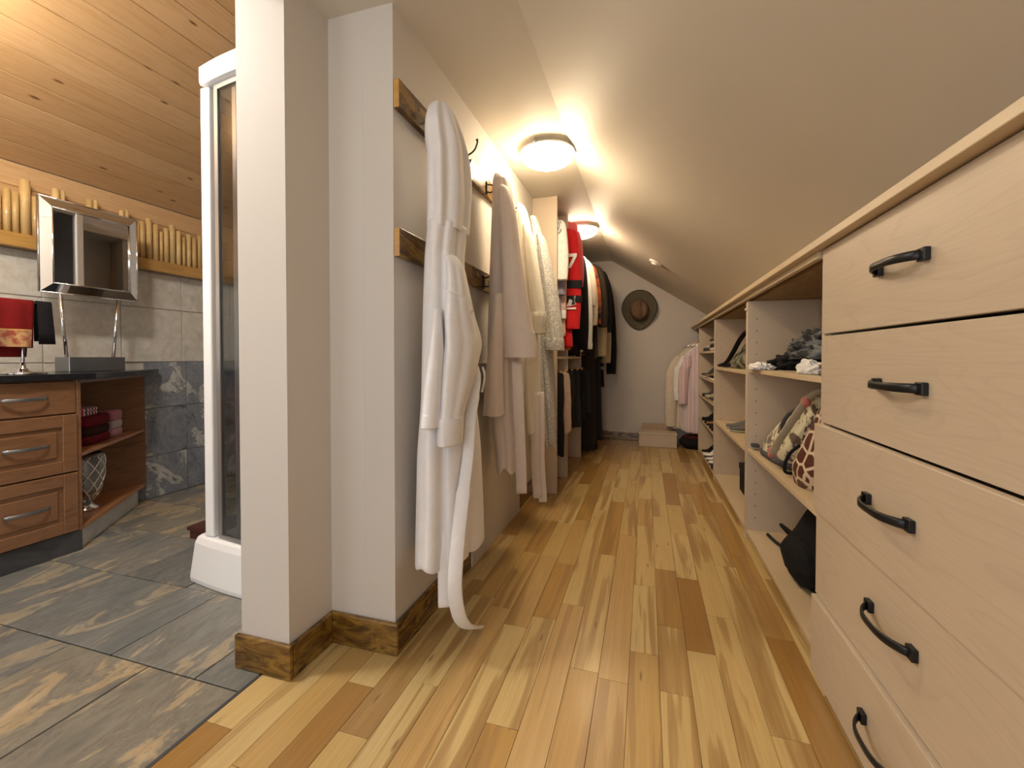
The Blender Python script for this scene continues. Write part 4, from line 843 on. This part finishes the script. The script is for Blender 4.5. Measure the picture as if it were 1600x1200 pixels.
# step box against the back wall
t = thing('step_box', (0.14, 5.32, 0), 'low pale wooden box standing against the back wall', 'box')
box('box_front', -0.075, 0.325, 5.15, 5.168, 0.0, 0.135, 'maple_laminate', t, 0.002, 1); box('box_side', -0.075, -0.057, 5.1682, 5.483, 0.0, 0.135, 'maple_laminate', t, 0.002, 1)
box('box_side', 0.307, 0.325, 5.1682, 5.483, 0.0, 0.135, 'maple_laminate', t, 0.002, 1); box('box_top', -0.080, 0.33, 5.145, 5.483, 0.1352, 0.155, 'maple_laminate', t, 0.002, 1)
box('box_riser', -0.05, 0.30, 5.42, 5.483, 0.1552, 0.215, 'tan_trouser', t, 0.002, 1)

# ---- felt hat on the back wall
hx, hz = -0.083, 1.562
t = thing('felt_hat', (hx, 5.495, hz - 0.235), 'brown felt cowboy-style hat hung on the back wall', 'hat')
def hat_out(a):
    c, s = math.cos(a), math.sin(a)
    rx = 0.200 * (1.0 if s > 0 else (1.0 - 0.30 * abs(s) ** 1.3)); rz = 0.237
    return rx * c, rz * s
front = []; back = []; NB = 56
for f in (0.50, 0.62, 0.75, 0.88, 0.97, 1.0):
    front.append([(hx + hat_out(2 * PI * i / NB)[0] * f, 5.478 - 0.045 * (f - 0.5) * abs(math.cos(2 * PI * i / NB)) ** 2 * 2 + 0.010 * math.sin(2 * PI * i / NB) ** 2, hz + hat_out(2 * PI * i / NB)[1] * f) for i in range(NB)])
for f in (1.0, 0.95, 0.75, 0.50):
    back.append([(p[0], p[1] + 0.007, p[2]) for p in [(hx + hat_out(2 * PI * i / NB)[0] * f, 5.478 - 0.045 * (f - 0.5) * abs(math.cos(2 * PI * i / NB)) ** 2 * 2 + 0.010 * math.sin(2 * PI * i / NB) ** 2, hz + hat_out(2 * PI * i / NB)[1] * f) for i in range(NB)]])
v, fcs = loft(front + back, False, False); mk('brim', v, fcs, 'felt_brim', t, True)
tube('brim_edge', [Vector(p) + Vector((0, 0.003, 0)) for p in front[-1] + front[-1][:1]], 0.0052, 'hat_edge', t, 8)
rr = []
for f, dy in ((0.56, 0.0), (0.56, -0.03), (0.54, -0.06), (0.50, -0.085), (0.42, -0.10), (0.28, -0.105), (0.14, -0.104), (0.03, -0.103)):
    ring = []
    for i in range(NB):
        a = 2 * PI * i / NB; px = 0.185 * f * math.cos(a); pz = 0.215 * f * math.sin(a) - 0.004
        dent = 0.0
        if dy < -0.05:
            dent += 0.030 * math.exp(-((abs(px) - 0.036) / 0.014) ** 2) * max(0, 1 - abs(pz + 0.0) / 0.12)
            dent -= 0.012 * math.exp(-(px / 0.014) ** 2)
        ring.append((hx + px, 5.470 + dy + dent, hz + pz))
    rr.append(ring)
v, fcs = loft(rr); mk('crown', v, fcs, 'felt_crown', t, True)
tube('hat_band', [(hx + 0.187 * 0.565 * math.cos(2 * PI * i / 40), 5.462, hz + 0.217 * 0.565 * math.sin(2 * PI * i / 40) - 0.004) for i in range(41)], 0.0075, 'hat_band', t, 8)
for i in range(9):
    a = 1.1 - 0.2 * i
    lathe('band_stud', [(0.0005, -0.004), (0.004, -0.002), (0.004, 0.002), (0.0005, 0.004)], (hx + 0.112 * math.cos(a), 5.452, hz + 0.130 * math.sin(a) - 0.004), 'gold_trim', t, 10)

# ================================================================== bathroom
# ---- vanity: drawer unit, door unit, open corner shelf, granite top
def arch_handle(parent, x, yc, z, L=0.082):
    pts = [(x + 0.008 + 0.020 * (1 - abs(-1 + 2 * i / 12.0) ** 2.5), yc + L * (-1 + 2 * i / 12.0), z) for i in range(13)]
    return ribbon('handle', pts, 0.012, (0, 0, 1), 0.0028, 'brushed_steel', parent)
vt = thing('vanity_cabinet', (-3.07, 1.33, 0), 'cherry vanity cabinet with three drawers and dark arched pulls', 'cabinet')
box('carcass', -3.338, -2.822, 1.112, 1.5165, 0.106, 0.884, 'cherry', vt)
box('end_panel', -3.338, -2.800, 1.517, 1.534, 0.106, 0.884, 'cherry', vt, 0.001, 1)
for z0, z1, flat in ((0.716, 0.878, True), (0.418, 0.708, False), (0.110, 0.410, False)):
    d = box('drawer_front', -2.8215, -2.802, 1.116, 1.5145, z0, z1, 'cherry', vt, 0.002, 1)
    if not flat:
        for (a, b_, c, e) in ((1.116, 1.176, z0, z1), (1.4545, 1.5145, z0, z1), (1.1763, 1.4542, z0, z0 + 0.06), (1.1763, 1.4542, z1 - 0.06, z1)):
            box('rail', -2.8018, -2.793, a, b_, c, e, 'cherry', d, 0.0025, 1)
        box('raised_panel', -2.8018, -2.795, 1.196, 1.434, z0 + 0.080, z1 - 0.080, 'cherry', d, 0.0032, 1)
    arch_handle(d, -2.797, 1.315, (z0 + z1) / 2 + 0.003)
t1 = thing('vanity_cabinet', (-3.07, 0.70, 0), 'cherry vanity cabinet with raised panel doors to the left of the drawers', 'cabinet')
box('carcass', -3.338, -2.822, 0.20, 1.1115, 0.106, 0.884, 'cherry', t1)
for a, b_ in ((0.205, 0.652), (0.658, 1.108)):
    d = box('door', -2.8215, -2.802, a, b_, 0.110, 0.878, 'cherry', t1, 0.002, 1)
    box('raised_panel', -2.8018, -2.795, a + 0.08, b_ - 0.08, 0.19, 0.80, 'cherry', d, 0.003, 1)
for k in range(4):
    struct(box('trim_%d' % (4 + k), -2.86, -2.803, 0.20 + 0.3335 * k + 0.001, 0.20 + 0.3335 * (k + 1) - 0.001, 0.0, 0.1055, 'slate_toe', None, 0.001, 1))
# open corner shelf
cs = thing('corner_shelf', (-3.15, 1.75, 0), 'open triangular cherry shelf at the end of the vanity, holding towels and a vase', 'shelf unit')
A, B_, D_ = (-2.803, 1.5345), (-3.333, 2.185), (-3.333, 1.5345)
for z0, z1, nm, mt in ((0.104, 0.122, 'bottom_shelf', 'orange_shelf_wood'), (0.486, 0.502, 'middle_shelf', 'orange_shelf_wood'), (0.866, 0.884, 'top_panel', 'cherry')):
    prism(nm, [D_, A, B_], z0, z1, mt, cs)
box('back_panel', -3.3385, -3.3335, 1.536, 2.187, 0.122, 0.866, 'cherry', cs)
q = prism('plinth_tile', [(-2.835, 1.545), (-3.30, 2.115), (-3.338, 2.115), (-3.338, 1.545)], 0.0, 0.103, 'slate_pale', cs)
tag(prism('granite_top', [(-3.338, 0.10), (-2.772, 0.10), (-2.772, 1.585), (-3.30, 2.262), (-3.338, 2.262)], 0.8845, 0.917, 'black_granite', None, 0.004), 'polished black granite vanity top with a chamfered end', 'countertop')
# ---- folded towels on the middle shelf: each its own
def folded_towel(c, hx_, hy_, h, mat, lab, rot=0.88, k=0):
    rr = []
    for f, dz in ((0.90, 0.0), (0.985, 0.18), (1.0, 0.5), (0.985, 0.82), (0.90, 1.0)):
        ring = []
        for i in range(40):
            a = 2 * PI * i / 40
            px, py = hx_ * f * math.copysign(abs(math.cos(a)) ** 0.4, math.cos(a)), hy_ * f * math.copysign(abs(math.sin(a)) ** 0.4, math.sin(a))
            w = 1 + 0.03 * noise.noise(Vector((math.cos(a) * 2, math.sin(a) * 2, k)))
            rx, ry = (px * math.cos(rot) - py * math.sin(rot)) * w, (px * math.sin(rot) + py * math.cos(rot)) * w
            ring.append((c[0] + rx, c[1] + ry, c[2] + h * dz))
        rr.append(ring)
    v, fcs = loft(rr); o = mk('folded_towel', v, fcs, mat, None, True)
    return tag(o, lab, 'towel', 'towels stacked on the corner shelf')
TG = [((-3.135, 1.715), 0.10, 0.135, 0.050, 'wine_towel', 'wine red towel at the bottom of the shelf stack'),
      ((-3.135, 1.712), 0.10, 0.135, 0.050, 'brown_towel', 'dark brown towel second from the bottom of the stack'),
      ((-3.13, 1.705), 0.105, 0.14, 0.060, 'wine_towel', 'thick wine red towel in the upper half of the stack'),
      ((-3.125, 1.675), 0.085, 0.105, 0.022, 'towel_stripe', 'pink white and wine striped cloth on the thick wine towel'),
      ((-3.125, 1.675), 0.085, 0.105, 0.022, 'towel_stripe', 'striped cloth topmost of the towel stack')]
zz = 0.5025
for c, a, b_, h, mt, lab in TG:
    folded_towel((c[0], c[1], zz), a, b_, h, mt, lab, 0.68, zz); zz += h + 0.0006
zz = 0.5025
for mt, h, lab in (('pink_towel', 0.050, 'pale pink towel at the bottom of the rear stack'), ('ash_towel', 0.050, 'ash grey towel in the middle of the rear stack'), ('rose_towel', 0.060, 'rose pink towel topmost of the rear stack')):
    folded_towel((-3.242, 1.915, zz), 0.055, 0.070, h, mt, lab, 0.68, zz + 4); zz += h + 0.0006
# ---- silver lattice vase
t = thing('vase', (-3.09, 1.70, 0.1225), 'silver lattice glass vase on the bottom corner shelf', 'vase')
lathe('foot', [(0.004, 0.0), (0.062, 0.0), (0.064, 0.012), (0.045, 0.024), (0.034, 0.045), (0.004, 0.045)], (-3.09, 1.70, 0.1226), 'chrome', t, 32)
vp = [(0.034, 0.045), (0.055, 0.075), (0.078, 0.13), (0.090, 0.20), (0.094, 0.26), (0.090, 0.30), (0.082, 0.325), (0.078, 0.325), (0.084, 0.29), (0.07, 0.10), (0.004, 0.09)]
b0 = lathe('bowl', vp, (-3.09, 1.70, 0.1226), 'brushed_steel', t, 40)
for s in (-1, 1):
    for k in range(9):
        pts = []
        for i in range(13):
            u = i / 12.0; zz_ = 0.06 + 0.25 * u
            r_ = [p for p in vp[:7]]; rr_ = 0.05
            for p, q in zip(r_[:-1], r_[1:]):
                if p[1] <= zz_ <= q[1]: rr_ = p[0] + (q[0] - p[0]) * (zz_ - p[1]) / (q[1] - p[1])
            a = 2 * PI * k / 9 + s * u * 1.9
            pts.append((-3.09 + (rr_ + 0.001) * math.cos(a), 1.70 + (rr_ + 0.001) * math.sin(a), 0.1226 + zz_))
        tube('lattice_rib', pts, 0.0045, 'chrome', b0, 6)
# ---- towel stand with red towel and dark cloth
ts = thing('towel_stand', (-2.95, 1.36, 0.9175), 'chrome T-shaped towel stand on the granite top', 'towel stand')
lathe('base', [(0.004, 0.0), (0.085, 0.0), (0.086, 0.006), (0.03, 0.010), (0.012, 0.03), (0.007, 0.06), (0.004, 0.06)], (-2.95, 1.385, 0.9176), 'chrome', ts, 32)
tube('stem', [(-2.95, 1.385, 0.975), (-2.95, 1.385, 1.275)], 0.007, 'chrome', ts, 12)
tube('crossbar', [(-2.95, 1.10, 1.275), (-2.95, 1.50, 1.275)], 0.007, 'chrome', ts, 12)
def drape(name, y0, y1, zf, zb, mat, lab, xb=-2.95, zt=1.2845, gap=0.016, sl_=0.0, parent=None):
    prof = [(xb + gap + 0.016, zf), (xb + gap + 0.014, zf + 0.06), (xb + gap + 0.004, zt - 0.05), (xb + gap * 0.9, zt - 0.012), (xb + gap * 0.4, zt), (xb - gap * 0.4, zt), (xb - gap * 0.9, zt - 0.012), (xb - gap, zt - 0.05), (xb - gap - 0.006, zb)]
    NS = 22; outer = []; inner = []
    for j in range(NS + 1):
        y = y0 + (y1 - y0) * j / NS
        ro = []; ri = []
        for k, (px, pz) in enumerate(prof):
            wv = 0.006 * math.sin(y * 60 + k) * (1 if k < 3 or k > 6 else 0.2)
            ro.append((px + wv, y + sl_ * (zt - pz), pz)); ri.append((px + wv - (0.007 if k < 4 else (-0.007 if k > 4 else 0)), y + sl_ * (zt - pz), pz - (0.007 if 2 < k < 6 else 0)))
        outer.append(ro); inner.append(ri[::-1])
    v, fcs = loft([o_ + i_ for o_, i_ in zip(outer, inner)]); o = mk(name, v, fcs, mat, parent, True)
    return tag(o, lab, 'towel') if lab else o
rt = drape('hand_towel', 1.16, 1.425, 1.045, 1.00, 'red_velvet', 'red velvet hand towel with paisley border over the chrome stand', sl_=-0.06)
bv = []
for j in range(23):
    y = 1.165 + (1.412 - 1.165) * j / 22
    for xo, zq in ((0.0, 1.050), (0.005, 1.050), (0.005, 1.128), (0.0, 1.128)): bv.append((-2.915 + xo + 0.006 * math.sin(y * 60) - 0.03 * (zq - 1.05), y - 0.06 * (1.2845 - zq), zq))
v, fcs = loft([bv[4 * j:4 * j + 4] for j in range(23)]); mk('border_band', v, fcs, 'paisley_border', rt)
bv = []
for j in range(23):
    y = 1.165 + (1.412 - 1.165) * j / 22
    for xo, zq in ((0.0, 1.1285), (0.006, 1.1285), (0.006, 1.136), (0.0, 1.136)): bv.append((-2.917 + xo + 0.006 * math.sin(y * 60) - 0.03 * (zq - 1.05), y - 0.06 * (1.2845 - zq), zq))
v, fcs = loft([bv[4 * j:4 * j + 4] for j in range(23)]); mk('trim_cord', v, fcs, 'gold_trim', rt)
drape('face_cloth', 1.437, 1.495, 1.065, 1.08, 'black_towel', 'black and wine face cloth at the end of the chrome stand', gap=0.014)
# tap at the frame edge
t = thing('tap', (-3.20, 1.27, 0.9175), 'chrome basin tap partly hidden under the red towel', 'tap')
lathe('tap_base', [(0.004, 0), (0.028, 0), (0.03, 0.01), (0.018, 0.02), (0.015, 0.10), (0.004, 0.10)], (-3.20, 1.27, 0.9176), 'chrome', t, 24)
tube('spout', smoothpath([(-3.20, 1.27, 1.0), (-3.20, 1.27, 1.06), (-3.16, 1.27, 1.085), (-3.09, 1.27, 1.075), (-3.07, 1.27, 1.05)]), 0.011, 'chrome', t, 12)
# ---- tabletop mirror on two splayed rods
mt_ = thing('vanity_mirror', (-3.13, 1.77, 0.9175), 'framed vanity mirror on thin chrome legs beside the red towel', 'mirror')
box('mirror_base', -3.20, -3.075, 1.635, 1.912, 0.9177, 1.0, 'brushed_steel', mt_, 0.002, 1)
tube('rod', [(-3.125, 1.650, 0.999), (-3.118, 1.622, 1.36)], 0.009, 'chrome', mt_, 12); tube('rod', [(-3.125, 1.878, 0.999), (-3.118, 1.905, 1.36)], 0.009, 'chrome', mt_, 12)
y0, y1, z0, z1 = 1.532, 2.010, 1.354, 1.870; XM = -3.105; w = 0.052
box('back_board', XM - 0.022, XM - 0.008, y0, y1, z0, z1, 'dark_seal', mt_)
def bevel_bar(pts): # pts: outer a, outer b, inner b, inner a (y,z)
    (a, b_, c, d) = pts
    v = [(XM - 0.0075, a[0], a[1]), (XM - 0.0075, b_[0], b_[1]), (XM + 0.010, c[0], c[1]), (XM + 0.010, d[0], d[1]), (XM - 0.0079, a[0], a[1]), (XM - 0.0079, b_[0], b_[1]), (XM - 0.0079, c[0], c[1]), (XM - 0.0079, d[0], d[1])]
    mk('bevelled_strip', v, BF, 'bevel_mirror_glass', mt_)
O = [(y0, z0), (y1, z0), (y1, z1), (y0, z1)]; I = [(y0 + w, z0 + w), (y1 - w, z0 + w), (y1 - w, z1 - w), (y0 + w, z1 - w)]
for k in range(4): bevel_bar((O[k], O[(k + 1) % 4], I[(k + 1) % 4], I[k]))
box('mirror_pane', XM - 0.0078, XM + 0.004, y0 + w, y1 - w, z0 + w, z1 - w, 'mirror_glass', mt_)
for k in range(4):
    a, b_ = O[k], O[(k + 1) % 4]
    tube('edge_trim', [(XM - 0.008, a[0], a[1]), (XM - 0.008, b_[0], b_[1])], 0.0045, 'chrome', mt_, 8)
    a, b_ = I[k], I[(k + 1) % 4]
    tube('inner_trim', [(XM + 0.009, a[0], a[1]), (XM + 0.009, b_[0], b_[1])], 0.0035, 'chrome', mt_, 8)
# ---- bamboo canes on the ledge
def ordinal(n): return ['first', 'second', 'third', 'fourth', 'fifth', 'sixth', 'seventh', 'eighth', 'ninth', 'tenth', 'eleventh', 'twelfth', 'thirteenth', 'fourteenth', 'fifteenth', 'sixteenth', 'seventeenth'][n]
def cane(y, h, r, lab, x=-3.303, nodes=None):
    t = thing('bamboo_cane', (x, y, 1.6755), lab, 'bamboo cane', 'bamboo canes standing on the ledge')
    nd = nodes if nodes is not None else [h * rng.uniform(0.3, 0.75)]
    prof = [(r * 0.2, 0.0005), (r, 0.0005)]
    for q in nd: prof += [(r * 0.985, q - 0.008), (r * 1.05, q - 0.003), (r * 0.99, q), (r * 1.05, q + 0.003), (r * 0.985, q + 0.008)]
    prof += [(r, h), (r * 0.72, h), (r * 0.70, h - 0.02), (r * 0.1, h - 0.02)]
    lathe('cane', prof, (x, y, 1.6755), 'bamboo', t, 18)
    for q in nd: lathe('node_ring', [(r * 0.9, q - 0.0015), (r * 1.052, q - 0.001), (r * 1.052, q + 0.001), (r * 0.9, q + 0.0015)], (x, y, 1.6755), 'bamboo_node', t, 18)
left = [(1.462, 0.21, 0.014), (1.497, 0.235, 0.016), (1.531, 0.225, 0.015), (1.572, 0.305, 0.022), (1.613, 0.225, 0.0165), (1.642, 0.19, 0.0115)]
for k, (y, h, r) in enumerate(left): cane(y, h, r, '%s bamboo cane from the left edge, left of the mirror' % ordinal(k))
mid = [(1.706, 0.305, 0.017), (1.738, 0.305, 0.0115), (1.868, 0.295, 0.016), (1.900, 0.303, 0.012), (2.045, 0.285, 0.014), (2.075, 0.298, 0.012)]
for k, (y, h, r) in enumerate(mid): cane(y, h, r, '%s bamboo cane whose tip shows above the mirror' % ordinal(k))
right = [(2.105, 0.24, 0.013), (2.135, 0.222, 0.013), (2.166, 0.25, 0.017), (2.208, 0.282, 0.019), (2.252, 0.255, 0.018), (2.289, 0.215, 0.0115), (2.324, 0.245, 0.016), (2.366, 0.28, 0.019), (2.41, 0.25, 0.0175), (2.45, 0.215, 0.0125), (2.487, 0.245, 0.016), (2.528, 0.23, 0.017), (2.57, 0.26, 0.017), (2.615, 0.29, 0.018), (2.66, 0.24, 0.016), (2.705, 0.27, 0.017), (2.75, 0.25, 0.016)]
for k, (y, h, r) in enumerate(right): cane(y, h, r, '%s bamboo cane to the right of the mirror' % ordinal(k))

# ---- shower cabin with a bowed smoked-glass front
sh = thing('shower_cabin', (-1.45, 1.85, 0), 'white shower cabin with bowed smoked glass front and deep tray', 'shower')
def bow(off, n=18, x0=-1.87, x1=-0.95, yb=1.472, depth=0.055):
    pts = []
    for i in range(n + 1):
        u = i / float(n); x = x0 + (x1 - x0) * u
        pts.append((x, yb - depth * (1 - (2 * u - 1) ** 2) ** 1.0 - off))
    return pts
def tray_ring(off, z, e=-1.925):
    f = bow(off, 22, e - off, -0.945)
    return [(x, y, z) for x, y in f] + [(-0.945, 2.42, z), (e - off, 2.42, z)]
v, fcs = loft([tray_ring(0.018, 0.002), tray_ring(0.020, 0.02), tray_ring(0.006, 0.17), tray_ring(-0.002, 0.195), tray_ring(-0.012, 0.203), tray_ring(-0.055, 0.203), tray_ring(-0.07, 0.10)])
mk('tray', v, fcs, 'white_acrylic', sh)
v, fcs = loft([tray_ring(-0.01, 2.175, -1.845), tray_ring(0.012, 2.178, -1.845), tray_ring(0.016, 2.19, -1.845), tray_ring(0.016, 2.255, -1.845), tray_ring(0.004, 2.268, -1.845), tray_ring(-0.3, 2.275, -1.845)])
mk('roof_cap', v, fcs, 'white_acrylic', sh)
box('corner_post', -1.872, -1.822, 1.466, 1.520, 0.2035, 2.1745, 'white_acrylic', sh, 0.008, 3)
def strip(nm, i0, i1, off, z0, z1, th, mat, n=36):
    P = bow(off, n); Q = bow(off - th, n)
    rr = [[(P[i][0], P[i][1], z0), (Q[i][0], Q[i][1], z0), (Q[i][0], Q[i][1], z1), (P[i][0], P[i][1], z1)] for i in range(i0, i1 + 1)]
    v, fcs = loft(rr); return mk(nm, v, fcs, mat, sh)
strip('bottom_rail', 3, 36, -0.012, 0.2035, 0.222, 0.02, 'silver_frame'); strip('top_rail', 3, 36, -0.012, 2.15, 2.1745, 0.02, 'silver_frame')
strip('door_seal', 3, 4, -0.012, 0.2225, 2.1495, 0.02, 'silver_frame'); 
g0 = strip('glass_panel', 4, 20, -0.018, 0.2225, 2.1495, 0.005, 'smoked_glass')
strip('glass_panel', 21, 36, -0.018, 0.2225, 2.1495, 0.005, 'smoked_glass')
strip('door_stile', 7, 8, -0.030, 0.2225, 2.1495, 0.015, 'silver_frame')
box('side_glass', -1.852, -1.847, 1.525, 2.36, 0.26, 2.12, 'smoked_glass', sh)
box('side_rail', -1.862, -1.837, 1.525, 2.36, 0.2035, 0.2595, 'silver_frame', sh); box('side_rail', -1.862, -1.837, 1.525, 2.36, 2.1205, 2.174, 'silver_frame', sh)
box('rear_post', -1.872, -1.822, 2.362, 2.41, 0.2035, 2.1745, 'white_acrylic', sh, 0.006); box('side_stile', -1.862, -1.837, 1.88, 1.91, 0.26, 2.12, 'silver_frame', sh)
box('back_panel', -1.82, -0.95, 2.39, 2.41, 0.2035, 2.1745, 'grey_leather', sh)
tube('shower_riser', [(-1.45, 2.375, 0.9), (-1.45, 2.375, 2.0)], 0.012, 'chrome', sh, 10)
# ---- dark wooden bath step peeking out behind the cabin
t = thing('bath_step', (-2.2, 1.86, 0), 'dark red-brown wooden step just behind the shower cabin', 'step')
box('step_board', -2.42, -1.99, 1.79, 1.99, 0.045, 0.065, 'mahogany', t, 0.004)
for a in (1.80, 1.955): box('step_runner', -2.41, -2.0, a, a + 0.025, 0.0, 0.0445, 'mahogany', t, 0.003)
# bathroom pendant lamps, left of the picture; the steel-shaded one is added fill
glow('bath_lamp_glass', (1.0, 0.85, 0.62), 36.0)
glow('bath_downlight_glass', (1.0, 0.94, 0.85), 170.0)
def hang_lamp(x, y, zc, lab):
    t = thing('pendant_lamp', (x, y, zc), lab, 'pendant lamp')
    lathe('shade', [(0.03, 0.10), (0.10, 0.05), (0.13, 0.0), (0.10, -0.045), (0.03, -0.06), (0.004, -0.06)], (x, y, zc), 'bath_lamp_glass', t, 32)
    tube('cord', [(x, y, zc + 0.10), (x, y, bz(x))], 0.006, 'brushed_steel', t, 8)
hang_lamp(-2.5, 0.80, 2.30, 'warm glass pendant lamp in the bathroom, left of the picture')
t = thing('pendant_lamp', (-1.95, 0.72, 2.5), 'steel-shaded pendant lamp in the bathroom, left of the picture', 'pendant lamp')  # added lamp that brightens the bathroom wall tiles
lathe('shade', [(0.02, 0.10), (0.08, 0.07), (0.145, 0.0), (0.145, -0.012), (0.12, -0.002), (0.01, 0.0)], (-1.95, 0.72, 2.5), 'white_plastic', t, 32)
lathe('glass_dome', [(0.118, -0.003), (0.11, -0.03), (0.07, -0.06), (0.004, -0.07)], (-1.95, 0.72, 2.5), 'bath_downlight_glass', t, 32)
tube('cord', [(-1.95, 0.72, 2.598), (-1.95, 0.72, bz(-1.95))], 0.006, 'brushed_steel', t, 8)
